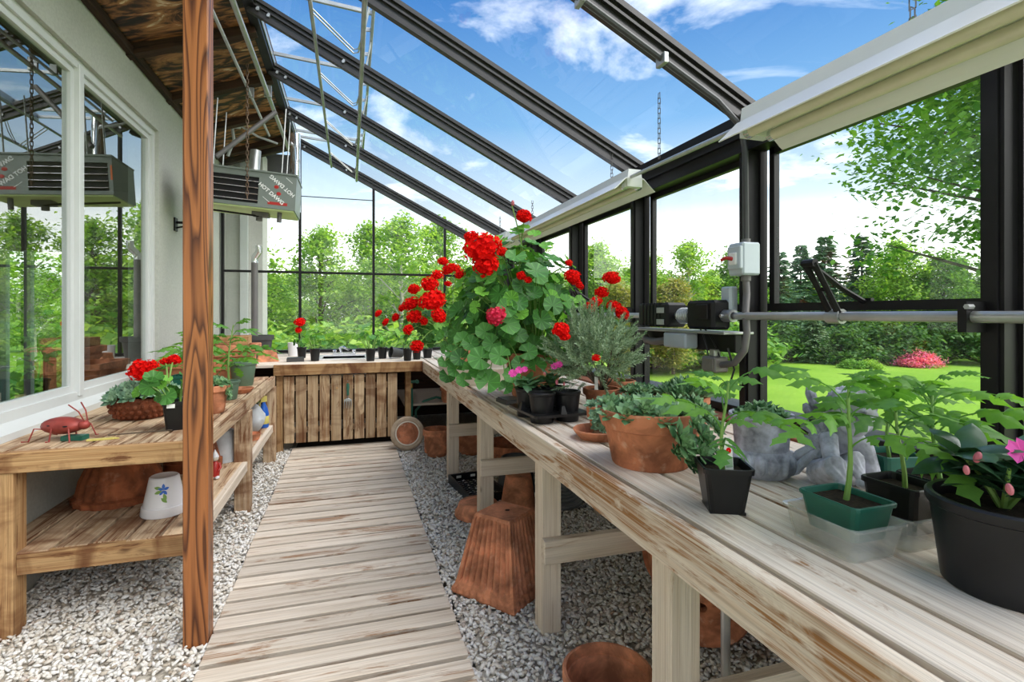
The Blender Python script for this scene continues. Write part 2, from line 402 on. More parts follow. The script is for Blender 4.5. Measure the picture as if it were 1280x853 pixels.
M['glass'] = glassmat('greenhouse_glass', .0, 1.35, (.985, .995, .99), dirt=.05)
M['vglass'] = glassmat('roof_glass', .0, 1.3, (.99, 1, 1))
M['mirror'] = glassmat('reflective_house_window_glass', .30, 1.45, (.85, .9, .88), (.97, 1, .98))
M['clear'] = glassmat('cloudy_clear_plastic', .05, 1.45, (.92, .90, .86), dirt=.42)
M['ger'] = leafmat('geranium_leaf', (.030, .115, .022), (.085, .27, .045), .22, .5, True)
M['gerl'] = leafmat('young_geranium_leaf', (.10, .30, .035), (.20, .48, .06), .3, .5, True)
M['tom'] = leafmat('tomato_leaf', (.06, .20, .04), (.22, .47, .075), .42, .45)
M['stem'] = leafmat('green_stem', (.16, .33, .07), (.26, .42, .10), .1, .5)
M['sem'] = leafmat('houseleek_leaf', (.045, .13, .05), (.20, .38, .17), .08, .42, island=True, radial=(.36, .50, .24))
M['semg'] = leafmat('greygreen_succulent_leaf', (.09, .20, .12), (.28, .45, .28), .08, .5, island=True, radial=(.42, .56, .36))
M['rosem'] = leafmat('rosemary_needles', (.13, .22, .11), (.40, .52, .33), .1, .5, island=True)
M['imp'] = leafmat('dark_impatiens_leaf', (.018, .055, .030), (.05, .13, .06), .1, .3, sheen=.6)
M['impv'] = leafmat('variegated_impatiens_leaf', (.04, .13, .05), (.14, .28, .12), .15, .35)
M['redfl'] = leafmat('scarlet_petals', (.60, .003, .003), (.95, .012, .008), .2, .7, island=True, sheen=.08)
M['crimson'] = leafmat('crimson_petals', (.55, .01, .05), (.85, .03, .11), .25, .5, island=True)
M['pinkfl'] = leafmat('magenta_petals', (.72, .03, .32), (.92, .10, .52), .3, .5, island=True)
M['bud'] = leafmat('pink_buds', (.45, .10, .14), (.62, .20, .22), .15, .5)
def tl(name, d, l, t=.35): M[name] = leafmat(name, d, l, t, .6, island=True, sheen=.2)
tl('spring_tree_leaves', (.17, .35, .045), (.52, .70, .15), .42); tl('green_tree_leaves', (.09, .24, .04), (.32, .52, .11)); tl('rusty_tree_leaves', (.20, .24, .05), (.50, .42, .13))
tl('maple_leaves', (.08, .23, .035), (.30, .52, .09)); tl('spruce_needles', (.06, .15, .075), (.20, .33, .16), .1); tl('pale_spruce_needles', (.12, .21, .10), (.30, .40, .20), .1)
tl('azalea_blossom', (.88, .12, .32), (1.0, .42, .58), .3); tl('shrub_leaves', (.09, .25, .04), (.30, .50, .09)); tl('dark_shrub_leaves', (.04, .12, .03), (.15, .28, .08))

# ================================================================== SETTING
EAVE, RIDGE = (1.85, 2.30), (-.68, 3.57)
SLOPE = (RIDGE[1] - EAVE[1]) / (RIDGE[0] - EAVE[0])
def roofz(x): return EAVE[1] + (x - EAVE[0]) * SLOPE
YB = [-1.0, .02, 1.04, 2.05, 3.07, 4.10, 5.12, 6.14, 7.16]
GY = 7.16
def structure(name): return prop(thing(name, None, None), kind='structure')
# ground and floor
ln = MB(); n = 40
for i in range(n + 1):
    for j in range(n + 1):
        x, y = -90 + 180 * i / n, -60 + 180 * j / n
        ln.v.append((x, y, -1.3 + .12 * math.sin(x * .21) * math.cos(y * .17)))
for i in range(n):
    for j in range(n): ln.f.append((i*(n+1)+j, (i+1)*(n+1)+j, (i+1)*(n+1)+j+1, i*(n+1)+j+1))
prop(ln.build('lawn', M['lawn'], smooth=True), kind='structure')
prop(MB().box(-1.53, 1.84, -1.6, GY, -1.6, -.14).build('floor', M['soil']), kind='structure')  # dark soil colour puts shade into the walkway gaps
for x0_, x1_ in ((-1.53, -.58), (.468, 1.84)): MB().box(x0_, x1_, -1.6, GY, -.14, -.03).build('gravel_bed', M['bed'], bpy.data.objects['floor'])
# gravel: pebbles that no one could count
def gravel():
    rg = np.random.default_rng(3); bm = bmesh.new(); bmesh.ops.create_icosphere(bm, subdivisions=1, radius=1)
    bv = np.array([v.co[:] for v in bm.verts]); bf = np.array([[v.index for v in f.verts] for f in bm.faces]); bm.free()
    P = []
    for x0, x1, y0, y1, dens in ((-1.52, -.55, 1.2, 3.6, 4200), (-1.52, -.55, 3.6, 5.7, 2800), (.43, 1.83, .6, 3.4, 4200), (.43, 1.83, 3.4, 6.2, 2600)):
        k = int((x1 - x0) * (y1 - y0) * dens); P.append(np.c_[rg.uniform(x0, x1, k), rg.uniform(y0, y1, k)])
    P = np.concatenate(P); k = len(P)
    sz = rg.uniform(.0065, .0135, (k, 1)) * np.c_[rg.uniform(.9, 1.9, k), rg.uniform(.6, 1.0, k), rg.uniform(.45, .8, k)]
    a = rg.uniform(0, 2 * PI, k); tl_ = rg.uniform(-.7, .7, k)
    V = bv[None] * sz[:, None] * rg.uniform(.78, 1.15, (k, len(bv), 1))
    x, y, z = V[..., 0], V[..., 1], V[..., 2]
    x, z = x * np.cos(tl_)[:, None] - z * np.sin(tl_)[:, None], x * np.sin(tl_)[:, None] + z * np.cos(tl_)[:, None]
    X = x * np.cos(a)[:, None] - y * np.sin(a)[:, None] + P[:, :1]; Y = x * np.sin(a)[:, None] + y * np.cos(a)[:, None] + P[:, 1:]
    Z = z - .022 + rg.uniform(-.004, .012, (k, 1))
    V = np.stack([X, Y, Z], -1).reshape(-1, 3); Fc = (bf[None] + (np.arange(k) * len(bv))[:, None, None]).reshape(-1, 3)
    o = put('gravel', np_mesh('gravel', V, Fc, M['gravel']))
    prop(o, 'pale loose pebble gravel covering the ground on both sides of the walkway', 'gravel', kind='stuff')
gravel()
# ---- glass roof
ceil = structure('ceiling')
def rafter_mesh(L_):
    m = MB(); h = L_ / 2
    m.box(-h, h, -.012, .012, -.05, .05); m.box(-h, h, -.032, .032, .03, .055); m.box(-h, h, -.022, .022, -.058, -.03); m.box(-h, h, -.03, .03, -.004, .008)
    return m.mesh('rafter', M['blackm'])
rl = math.hypot(EAVE[0] - RIDGE[0], EAVE[1] - RIDGE[1]); rme = rafter_mesh(rl); ang = -math.atan(SLOPE)
for y in YB: put('rafter', rme, ceil, ((EAVE[0]+RIDGE[0])/2, y, (EAVE[1]+RIDGE[1])/2), (0, ang, 0))
def roof_pane(xa, xb, ya, yb, z_off=.058, slope=None):
    s_ = SLOPE if slope is None else slope; za, zb = roofz(xa) + z_off, roofz(xa) + z_off + (xb - xa) * s_
    m = MB(); t = .006
    m.add([(xa,ya,za),(xb,ya,zb),(xb,yb,zb),(xa,yb,za),(xa,ya,za+t),(xb,ya,zb+t),(xb,yb,zb+t),(xa,yb,za+t)], [(3,2,1,0),(4,5,6,7),(0,1,5,4),(1,2,6,5),(2,3,7,6),(3,0,4,7)])
    return m
for i in range(len(YB) - 1):
    ya, yb = YB[i] + .012, YB[i+1] - .012
    vent = i >= 4
    roof_pane(1.85, .12, ya, yb).build('pane', M['vglass'], ceil)
    if not vent: roof_pane(.10, -.66, ya, yb).build('pane', M['vglass'], ceil)
# opened ridge vent: hinged at the ridge, its free edge pushed up
VX, VZ = .16, 3.56
for y in (3.10, 3.95, 4.93, 5.92, 6.90, 7.13): beam('vent_bar', (-.64, y, 3.62), (VX, y, VZ), .022, .03, M['galv'], ceil)
rail = beam('vent_rail', (VX, 3.08, VZ), (VX, 7.15, VZ), .022, .07, M['galv'], ceil)
for y in (3.3, 4.2, 4.6, 5.2, 5.6, 6.3, 6.7): beam('pin', (VX - .012, y, VZ + .01), (VX - .05, y, VZ + .005), .012, .03, M['galv'], ceil, .001)
for ya, yb in ((3.11, 3.94), (3.96, 4.92), (4.94, 5.91), (5.93, 6.89), (6.91, 7.12)):
    m = MB(); m.add([(-.64,ya,3.637),(VX,ya,3.577),(VX,yb,3.577),(-.64,yb,3.637),(-.64,ya,3.642),(VX,ya,3.582),(VX,yb,3.582),(-.64,yb,3.642)], [(3,2,1,0),(4,5,6,7),(0,1,5,4),(1,2,6,5),(2,3,7,6),(3,0,4,7)])
    m.build('pane', M['vglass'], ceil)
MB().tube([(-.234, 2.2, 3.255), (-.234, 7.12, 3.255)], .013, 10).build('drive_pipe', M['galv'], ceil, True)
MB().tube([(.077, 2.2, 3.10), (.077, 7.12, 3.10)], .016, 10).build('purlin_pipe', M['galv'], ceil, True)
for y in (3.45, 4.35, 5.40, 6.45):
    m = MB()
    for q in (0, .05):
        m.tube([(-.234, y + q, 3.255), (-.06, y + .04 + q, 3.12), (.02, y + .06 + q, 3.06), (.05, y + .06 + q, 3.07), (.085, y + .02 + q, 3.18), (VX, y - .05 + q, VZ - .02)], .005, 6)
    m.build('opener_arm', M['galv'], ceil, True)
for y in YB[4:]:
    m = MB(); m.box(-.03, .03, -.03, .03, -.012, .012); m.box(-.018, .018, -.036, -.03, -.02, .02)
    for x in (-.63, -.56, -.05): m.build('bolt_plate', M['galv'], ceil, False, (x, y - .026, roofz(x) - .02), (0, ang, 0)).scale = (.35, .35, .7)
# ridge purlin and a bright strip standing in for its white highlight
beam('ridge_purlin', (-.69, -1.05, 3.60), (-.69, GY, 3.60), .07, .12, M['black'], ceil)
beam('purlin_highlight', (-.648, -1.05, 3.605), (-.648, GY, 3.605), .008, .05, M['galv'], ceil)
# conduit with clamps under the second rafter
yc = 2.05 - .055
cp = [(x, yc + (.02 if x < 1.7 else 0), roofz(x) - .075) for x in (-.6, .4, 1.2, 1.62)] + [(1.74, yc, 2.22), (1.76, yc, 2.10), (1.765, yc, 1.68)]
MB().tube(cp, .014, 8).build('conduit', M['darkgrey'], ceil, True)
for x in (.93, 1.33): board('clamp', x - .012, x + .012, yc - .01, yc + .06, roofz(x) - .10, roofz(x) - .052, M['galv'], ceil)
# ---- right glass wall
wr = structure('wall_right')
board('knee_wall', 1.84, 2.0, -1.6, GY + .1, -1.5, .86, M['concrete'], wr)
board('sill', 1.80, 1.96, -1.05, GY, .862, .90, M['black'], wr)
m = MB(); m.box(1.79, 1.90, -1.05, GY + .03, 2.13, 2.26); m.box(1.765, 1.93, -1.05, GY + .03, 2.245, 2.30); m.box(1.775, 1.80, -1.05, GY + .03, 2.12, 2.15); m.box(1.77, 1.80, -1.05, GY + .03, 2.19, 2.205)
m.build('eave_beam', M['black'], wr)
board('lower_rail', 1.845, 1.885, -1.0, GY, 1.335, 1.362, M['black'], wr)
for i, y in enumerate(YB):
    m = MB(); m.box(1.80, 1.88, y - .03, y + .03, .90, 2.14); m.box(1.79, 1.81, y - .018, y + .018, .90, 2.14); m.box(1.86, 1.90, y - .042, y + .042, .90, 2.14)
    m.build('post', M['black'], wr)
for i in range(len(YB) - 1):
    ya, yb = YB[i] + .045, YB[i+1] - .05
    board('pane', 1.862, 1.868, ya, yb, .90, 1.336, M['glass'], wr, .001)
    sx0, sx1 = 1.885, 1.915
    sh = put('vent_sash', None, wr)
    m = MB(); m.box(sx0, sx1, yb - .05, yb - .02, 1.365, 2.13); m.box(sx0, sx1, ya, ya + .03, 1.365, 2.13); m.box(sx0 - .012, sx1, ya, yb - .02, 1.365, 1.40); m.box(sx0, sx1, ya, yb - .02, 2.10, 2.13)
    m.build('sash_frame', M['black'], sh)
    board('pane', 1.897, 1.903, ya + .028, yb - .048, 1.398, 2.102, M['glass'], sh, .001)
# ---- gable
wb = structure('wall_back')
board('knee_wall', -1.53, 1.84, GY - .02, GY + .14, -1.5, .86, M['stuccow'], wb)
board('sill', -1.53, 1.80, GY - .03, GY + .06, .862, .895, M['black'], wb)
MX = [-1.50, -.616, .295, 1.25, 1.80]
for x in MX[:-1]:
    zt = roofz(x) - .02 if x > -.68 else 3.5
    board('mullion', x - .016, x + .016, GY - .02, GY + .03, .895, zt, M['black'], wb)
board('transom', -1.50, 1.80, GY - .018, GY + .028, 1.872, 1.90, M['black'], wb)
board('wire_bar', -.60, .28, GY - .006, GY + .004, 2.858, 2.868, M['black'], wb)
for i in range(4):
    a, b = MX[i] + .017, MX[i+1] - .017
    board('pane', a, b, GY + .008, GY + .014, .895, 1.872, M['glass'], wb, .001)
    za = min(roofz(a), 3.55) if a > -.7 else 3.5; zb = roofz(b)
    if a < -.7: poly = [(a, 1.90), (b, 1.90), (b, 3.5), (a, 3.5)]
    else: poly = [(a, 1.90), (b, 1.90), (b, zb), (a, za)]
    MB().prism(poly, GY + .008, GY + .014).build('pane', M['glass'], wb)
# ---- house wall with window opening, soffit, roof
WX = -1.53
wl = structure('wall_left')
m = MB(); wy0, wy1, wz0, wz1 = 2.5, 5.03, .80, 2.88
m.box(WX - .22, WX, -2.0, wy0, -1.5, 3.4); m.box(WX - .22, WX, wy1, 7.9, -1.5, 3.4); m.box(WX - .22, WX, wy0, wy1, -1.5, wz0); m.box(WX - .22, WX, wy0, wy1, wz1, 3.4)
m.build('stucco', M['stucco'], wl)
sf = structure('soffit')
def soffit_panel(ya, yb):
    m = MB(); L_ = math.hypot(.85, .30); m.box(-(yb-ya)/2, (yb-ya)/2, -L_/2, L_/2, -.01, .01)
    o = m.build('plywood_panel', M['soffit'], sf); o.location = (-1.105, (ya + yb) / 2, 3.43)
    t = Vector((0, 1, 0)); w = Vector((.85, 0, .30)).normalized(); z = t.cross(w); o.rotation_euler = Matrix((t, w, z)).transposed().to_euler()
JY = [-1.5, -.4, .7, 1.7, 2.7, 3.55, 4.4, 5.25, 6.1, 6.95, GY + .1]
for a, b in zip(JY[:-1], JY[1:]): soffit_panel(a + .045, b - .045)
for y in JY: beam('joist', (-1.55, y, 3.245), (-.70, y, 3.545), .09, .10, M['joist'], sf)
beam('wall_plate', (-1.505, -1.6, 3.24), (-1.505, GY, 3.24), .045, .06, M['joist'], sf)
prop(MB().prism([(-9, 3.75), (-.66, 3.66), (-.66, 3.72), (-5, 5.2), (-9, 5.2)], -2.2, 7.9).build('house_roof_sky_block', M['joist']), kind='structure')  # unseen roof slab, added to block the sky above the soffit
# room behind the window
hr = structure('house_room')
m = MB(); m.box(-7.2, -7.0, .8, 8.2, -1.5, .9); m.box(-7.2, -7.0, .8, 8.2, 2.4, 3.5); m.box(-7.2, -7.0, .8, 2.6, .9, 2.4); m.box(-7.2, -7.0, 7.4, 8.2, .9, 2.4); m.box(-7.0, WX - .22, .6, .8, -1.5, 3.5); m.box(-7.0, WX - .22, .8, 8.2, 2.95, 3.15)  # wide unseen opening in the far wall, added to daylight the room
m.box(-7.0, -4.15, 8.0, 8.2, -1.5, 2.95); m.box(-3.20, WX - .22, 8.0, 8.2, -1.5, 2.95); m.box(-4.15, -3.20, 8.0, 8.2, 2.15, 2.95); m.box(-4.15, -3.20, 8.0, 8.2, -1.5, .12)
m.build('room_wall', M['room'], hr)
MB().box(-7.0, WX - .22, .8, 8.0, -.1, .1).build('room_floor', M['roomfl'], hr)
m = MB(); m.box(-4.15, -4.08, 8.02, 8.1, .12, 2.15); m.box(-3.27, -3.20, 8.02, 8.1, .12, 2.15); m.box(-3.9, -3.83, 8.02, 8.1, .12, 2.15)
m.build('patio_frame', M['vinyl'], hr)
# window
win = structure('window_1')
fx0, fx1 = WX - .10, WX - .03
def frame(name, y0, y1, z0, z1, w, xa, xb, parent):
    m = MB(); m.box(xa, xb, y0, y1, z0, z0 + w); m.box(xa, xb, y0, y1, z1 - w, z1); m.box(xa, xb, y0, y0 + w, z0 + w, z1 - w); m.box(xa, xb, y1 - w, y1, z0 + w, z1 - w)
    return m.build(name, M['vinyl'], parent)
frame('window_frame', wy0, wy1, wz0 + .03, wz1, .055, fx0, fx1, win)
board('mullion', fx0, fx1 + .012, 3.745, 3.80, wz0 + .06, wz1 - .03, M['vinyl'], win)
for y0, y1 in ((wy0 + .05, 3.75), (3.795, wy1 - .05)):
    s_ = frame('sash', y0, y1, wz0 + .08, wz1 - .05, .045, fx0 + .01, fx1 - .018, win)
    board('pane', fx0 + .03, fx0 + .036, y0 + .04, y1 - .04, wz0 + .12, wz1 - .09, M['mirror'], s_, .001)
m = MB(); m.prism([(WX - .12, wz0 - .02), (WX + .035, wz0 - .035), (WX + .035, wz0 + .0), (WX - .03, wz0 + .035), (WX - .12, wz0 + .035)], wy0 - .02, wy1 + .02)
m.build('window_sill', M['vinyl'], win)
# house corner seen through the gable glass
hc = structure('house_corner')
board('corner_stucco', -1.75, -1.36, 7.5, 7.9, -1.4, 3.5, M['stucco'], hc)
board('corner_board', -1.36, -1.27, 7.44, 7.9, -1.4, 3.5, M['vinyl'], hc)
board('casing', -1.27, -1.10, 7.5, 7.9, -1.4, 3.5, M['stuccow'], hc)
board('dark_siding', -1.34, -.72, 7.95, 8.6, 2.95, 3.6, M['darkgrey'], hc)
# ---- wooden support post
t = thing('support_post', 'tall reddish-brown stained square wooden post at the corner of the left bench', 'post', (-.607, 2.465, 0))
put('timber', cbox(3.52, .092, .092, M['post'], .004), t, (0, 0, 1.74), (0, R(-90), 0))
m = MB(); m.box(-.03, .0, -.05, .02, -.03, .03); m.tube([(-.005, -.02, -.02), (.03, -.05, -.04), (.05, -.05, -.06)], .008, 6)
t2 = thing('wall_bracket', 'small black metal bracket screwed to the stucco beside the wooden post', 'bracket', (WX, 5.45, 2.17))
MB().box(0, .012, -.04, .04, -.06, .06).build('plate', M['black'], t2)
m = MB(); m.tube([(.01, 0, .02), (.07, 0, .02), (.09, 0, -.01), (.09, 0, -.05)], .012, 8); m.tube([(.01, 0, -.03), (.09, 0, -.01)], .008, 6); m.build('hook_arm', M['black'], t2, True)

# ================================================================== WALKWAY AND BENCHES
t = thing('boardwalk', 'weathered grey wooden plank walkway leading down the middle to the slatted cabinet', 'walkway', (-.056, 0, 0))
pitch = .1185; y = -.6
while y < 5.62:
    o = put('plank', cbox(1.0, pitch - .026, .03, M['walk'], .003), t, (rnd.uniform(-.004, .004), y + pitch / 2, -.012 + rnd.uniform(-.0015, .0015)), (0, 0, rnd.uniform(-.003, .003)))
    y += pitch
for x in (-.40, 0, .40): board('joist', x - .03, x + .03, -.6, 5.6, -.12, -.028, M['joist'], t)
# right bench
RB = .85
t = thing('potting_bench', 'long weathered wooden potting bench running under the right glass wall', 'bench')
y0, y1 = -.45, 7.10
board('front_rail', .735, .775, y0, 5.56, RB - .118, RB, M['fascia'], t)
xs = .793
while xs < 1.66:
    board('plank', xs, xs + .130, y0, y1, RB - .03, RB + rnd.uniform(-.001, .0015), M['bench'], t); xs += .148
board('back_plank', xs, 1.79, y0, y1, RB - .03, RB + .006, M['redwood'], t)
for y in (4.27, 3.17, 2.07, 1.14, -.1):
    board('leg', .777, .865, y, y + .09, -.03, RB - .031, M['leg'], t)
    board('leg', 1.60, 1.69, y, y + .09, -.03, RB - .031, M['leg'], t)
    zb = .30 if y < 2.5 else .34
    board('brace', .772, 1.72, y - .042, y - .001, zb, zb + .10, M['leg'], t)
    board('cross_bearer', .777, 1.75, y + .092, y + .13, RB - .13, RB - .031, M['leg'], t)
# back bench
t = thing('sink_bench', 'deep wooden bench across the far end with a sink set into its top', 'bench')
board('front_rail', -.72, .733, 5.55, 5.59, RB - .105, RB, M['lface'], t)
yy = 5.60
while yy < 6.95:
    if yy < 6.0 or yy > 6.6: board('plank', -1.5, .78, yy, yy + .15, RB - .03, RB, M['bench'], t)
    else:
        board('plank', -1.5, -.36, yy, yy + .15, RB - .03, RB, M['bench'], t); board('plank', .22, .78, yy, yy + .15, RB - .03, RB, M['bench'], t)
    yy += .16
board('leg', -.70, -.64, 5.60, 5.68, -.03, RB - .11, M['lface'], t)
board('leg', .56, .62, 5.64, 5.72, -.03, RB - .11, M['lface'], t)
board('shelf', .56, 1.75, 5.75, 6.9, .345, .37, M['leg'], t)
board('back_panel', -1.5, 1.78, 7.0, 7.03, 0, RB - .12, M['joist'], t)
for x in (-.30, .14): pass
sk = MB()
for a, b, d, e in ((-.36, .22, 6.0, 6.06), (-.36, .22, 6.54, 6.6), (-.36, -.30, 6.06, 6.54), (.16, .22, 6.06, 6.54)): sk.box(a, b, d, e, RB - .03, RB + .012)
sk.box(-.30, .16, 6.06, 6.54, RB - .2, RB - .18)
for a, b, d, e in ((-.31, -.30, 6.06, 6.54), (.16, .17, 6.06, 6.54), (-.30, .16, 6.05, 6.06), (-.30, .16, 6.54, 6.55)): sk.box(a, b, d, e, RB - .2, RB)
sink = sk.build('sink', M['ceramic'], t)
f = MB(); f.box(-.20, .06, 6.55, 6.60, RB + .012, RB + .035); f.tube([(-.10, 6.57, RB + .03), (-.12, 6.55, RB + .10), (-.08, 6.45, RB + .115), (-.02, 6.35, RB + .085)], .013, 8)
for x in (-.18, .04): f.lathe([(.001, RB + .075), (.022, RB + .07), (.02, RB + .05), (.012, RB + .03)], 8, (x, 6.575))
f.build('tap', M['chrome'], sink, True)
# slatted cabinet doors under the sink
for k, (xa, lab) in enumerate(((-.635, 'left brown slatted cabinet door under the sink bench'), (-.075, 'right slatted cabinet door under the sink bench, behind the hanging hand fork'))):
    t = thing('cabinet_door', lab, 'door', (xa, 5.61, .06), group='slatted doors under the sink bench')
    for q in range(5): board('slat', q * .1115 + .003, q * .1115 + .100, -.02, .004, .004 - .006 * q * 0 + rnd.uniform(-.004, .004), .67, M['slat'], t)
    for z in (.10, .52): board('batten', .01, .545, .006, .028, z, z + .06, M['slat'], t)
    if k == 0: MB().lathe([(.001, .02), (.013, .018), (.011, .006), (.006, 0)], 10, M=Matrix.Translation((.505, -.02, .54)) @ Matrix.Rotation(R(90), 4, 'X')).build('knob', M['lface'], t, True)
# left bench with lower shelf
LB = .767
t = thing('shelved_bench', 'brown-stained two-tier wooden bench under the house window', 'bench')
ly0, ly1 = 2.71, 5.34
board('end_rail', -1.52, -.70, ly0, ly0 + .04, LB - .088, LB - .002, M['lface'], t)
board('front_rail', -.715, -.675, ly0, ly1, LB - .09, LB, M['lbench'], t)
x = -1.515
while x < -.80: board('plank', x, x + .117, ly0 + .042, ly1, LB - .03, LB + rnd.uniform(-.001, .001), M['lbench'], t); x += .1335
board('end_rail', -1.36, -.70, ly0 + .03, ly0 + .07, .235, .325, M['lface'], t)
x = -1.50
while x < -.80: board('shelf_plank', x, x + .117, ly0 + .045 + rnd.uniform(-.02, .02), ly1, .305, .33, M['lbench'], t); x += .1335
board('shelf_edge', -.715, -.68, ly0 + .05, ly1, .265, .33, M['leg'], t)
for x, y in ((-1.46, 2.72), (-.757, 2.80), (-.765, 3.98), (-1.46, 3.98), (-.765, 5.22), (-1.46, 5.22)):
    board('leg', x, x + .10, y + .043 * (x > -1 and y < 3), y + .10, -.03, LB - .091 if x > -1 else LB - .031, M['lface'] if y < 3 else M['lbench'], t)

# ================================================================== PLANT PIECES (shared meshes)
_T = math.atan(202 / 650); _c, _s = math.cos(_T), math.sin(_T)
def at(px, py, d):                                # point in the place seen along a line of sight at distance d
    u = (px - 640) / 650 * d; return Vector((u * _c + d * _s, d * _c - u * _s, 1.35 - (py - 393) * d / 650))
def aim(v, spin=0.0):                              # rotation that turns local +Z to v
    return (Vector(v).to_track_quat('Z', 'Y').to_matrix() @ Matrix.Rotation(spin, 3, 'Z')).to_euler()
def round_leaf(seed, mat):
    r_ = random.Random(seed); m = MB(); n = 20; v = [(0, 0, 0)]
    cup = r_.uniform(.05, .28); ph = r_.uniform(0, 6)
    for rr in (.5, 1.0):
        for i in range(n):
            a = PI + (i + .5) / n * 2 * PI * .94 + .06 * PI
            sc = 1 if rr < 1 else 1 - .10 * abs(math.sin(3.5 * a + ph)) - (.04 if i % 2 else 0)
            rad = rr * sc
            v.append((rad * math.cos(a), rad * math.sin(a), cup * rr * rr + .07 * rr * math.sin(3.5 * a * 2 + ph) ))
    f = [(0, 1 + i, 2 + i) for i in range(n - 1)] + [(1 + i, n + 1 + i, n + 2 + i, 2 + i) for i in range(n - 1)]
    me = m.add(v, f).mesh('leaf', mat); me.shade_smooth(); return me
GL = [round_leaf(i, M['ger']) for i in range(4)]; GLY = [round_leaf(i + 9, M['gerl']) for i in range(3)]
def flower_ball(seed, mat, n=46, droop=.15):
    r_ = random.Random(seed); m = MB()
    for k in range(n):
        z = 1 - (k + .5) / n * (1.0 + droop + .35); a = k * 2.39996 + r_.uniform(-.2, .2); q = math.sqrt(max(0, 1 - z * z))
        nrm = Vector((q * math.cos(a), q * math.sin(a), z)); c = nrm * r_.uniform(.72, 1.06); c.z *= .86
        t = nrm.orthogonal().normalized(); b = nrm.cross(t); w0 = r_.uniform(0, 6)
        for p in range(5):
            w = w0 + p * 2 * PI / 5; d1 = t * math.cos(w) + b * math.sin(w); d2 = nrm.cross(d1); L_ = r_.uniform(.22, .34)
            tip = c + d1 * L_ + nrm * r_.uniform(.0, .14)
            m.add([c - nrm * .06, c + d1 * L_ * .6 + d2 * L_ * .45 + nrm * .03, tip, c + d1 * L_ * .6 - d2 * L_ * .45 + nrm * .08], [(0, 1, 2, 3)])
    m.ball((0, 0, -.08), .80, 12, 8, (1, 1, .86)); me = bpy.data.meshes.new('flower_head'); me.from_pydata(m.v, [], m.f); me.materials.append(mat); return me
FB = [flower_ball(i, M['redfl']) for i in range(3)]; FC = flower_ball(8, M['crimson'])
def leaflet(m, base, d, up, L_, Wd, droop, r_, teeth=True):
    n = 7; side = d.cross(up).normalized(); pts = []
    for i in range(n + 1):
        t = i / n; p = base + d * (L_ * t) - up * (droop * L_ * t * t)
        w = Wd * (math.sin(PI * min(1, t * .92 + .08)) ** .8) * (1.0 if not teeth else (1.25 if i % 2 else .62)); w = max(w, .0006) if i < n else .0005
        pts.append((p - side * w - up * (w * .25) - (d * w * .3 if teeth else d * 0), p + up * 0, p + side * w - up * (w * .25) - (d * w * .3 if teeth else d * 0)))
    v = [q for tr in pts for q in tr]; f = []
    for i in range(n): f += [(3*i, 3*i+1, 3*i+4, 3*i+3), (3*i+1, 3*i+2, 3*i+5, 3*i+4)]
    m.add(v, f)
def tomato_leaf(seed):
    # compound leaf along local +X, unit length
    r_ = random.Random(seed); m = MB(); up = Vector((0, 0, 1)); rach = []
    dr = r_.uniform(.55, .95)
    for i in range(9): t = i / 8; rach.append(Vector((t * .74, .04 * math.sin(t * 3), (.30 * t - dr * t * t * .9))))
    m.tube(rach, [.012 * (1 - .6 * i / 8) for i in range(9)], 5, False)
    tipd = (rach[8] - rach[6]).normalized(); leaflet(m, rach[8], tipd, up, .36, .10, .25, r_)
    for k, (i, L_, w) in enumerate(((3, .24, .065), (5, .31, .085), (7, .26, .075))):
        for sd in (-1, 1):
            d = Vector((.55, sd * .83, r_.uniform(-.15, .15))).normalized(); leaflet(m, rach[i] + Vector((r_.uniform(-.03, .03), 0, 0)), d, up, L_ * r_.uniform(.85, 1.1), w, r_.uniform(.5, 1.05), r_)
    me = m.mesh('leaf', M['tom']); me.shade_smooth(); return me
TL = [tomato_leaf(i) for i in range(5)]
def rosette(seed, mat, n=22, open_=1.0, wid=.25):
    r_ = random.Random(seed); m = MB()
    for k in range(n):
        t = (k + 1) / n; a = k * 2.39996; el = R(82 - 76 * t ** .75 * open_); L_ = .25 + .78 * t ** .7 * r_.uniform(.9, 1.08); w = wid * (.5 + .6 * t)
        d = Vector((math.cos(a) * math.cos(el), math.sin(a) * math.cos(el), math.sin(el))); sd = Vector((-math.sin(a), math.cos(a), 0)); up = sd.cross(d) * -1
        b = Vector((math.cos(a) * .05, math.sin(a) * .05, .02)); up = up if up.z > 0 else -up
        mid = b + d * (L_ * .62)
        v = [b - sd * w * .35, b + sd * w * .35, mid + sd * w + up * .05, mid - sd * w + up * .05, b + d * L_ + up * .10, mid - up * .09]
        m.add(v, [(0, 1, 2, 3), (3, 2, 4), (0, 5, 1), (1, 5, 2), (2, 5, 4), (4, 5, 3), (3, 5, 0)])
    me = bpy.data.meshes.new('rosette'); me.from_pydata(m.v, [], m.f); me.materials.append(mat); return me
RO = [rosette(i, M['sem']) for i in range(3)]; ROG = [rosette(i + 5, M['semg'], 24, .95, .26) for i in range(2)]; ROB = rosette(20, M['sem'], 30, .72, .15)
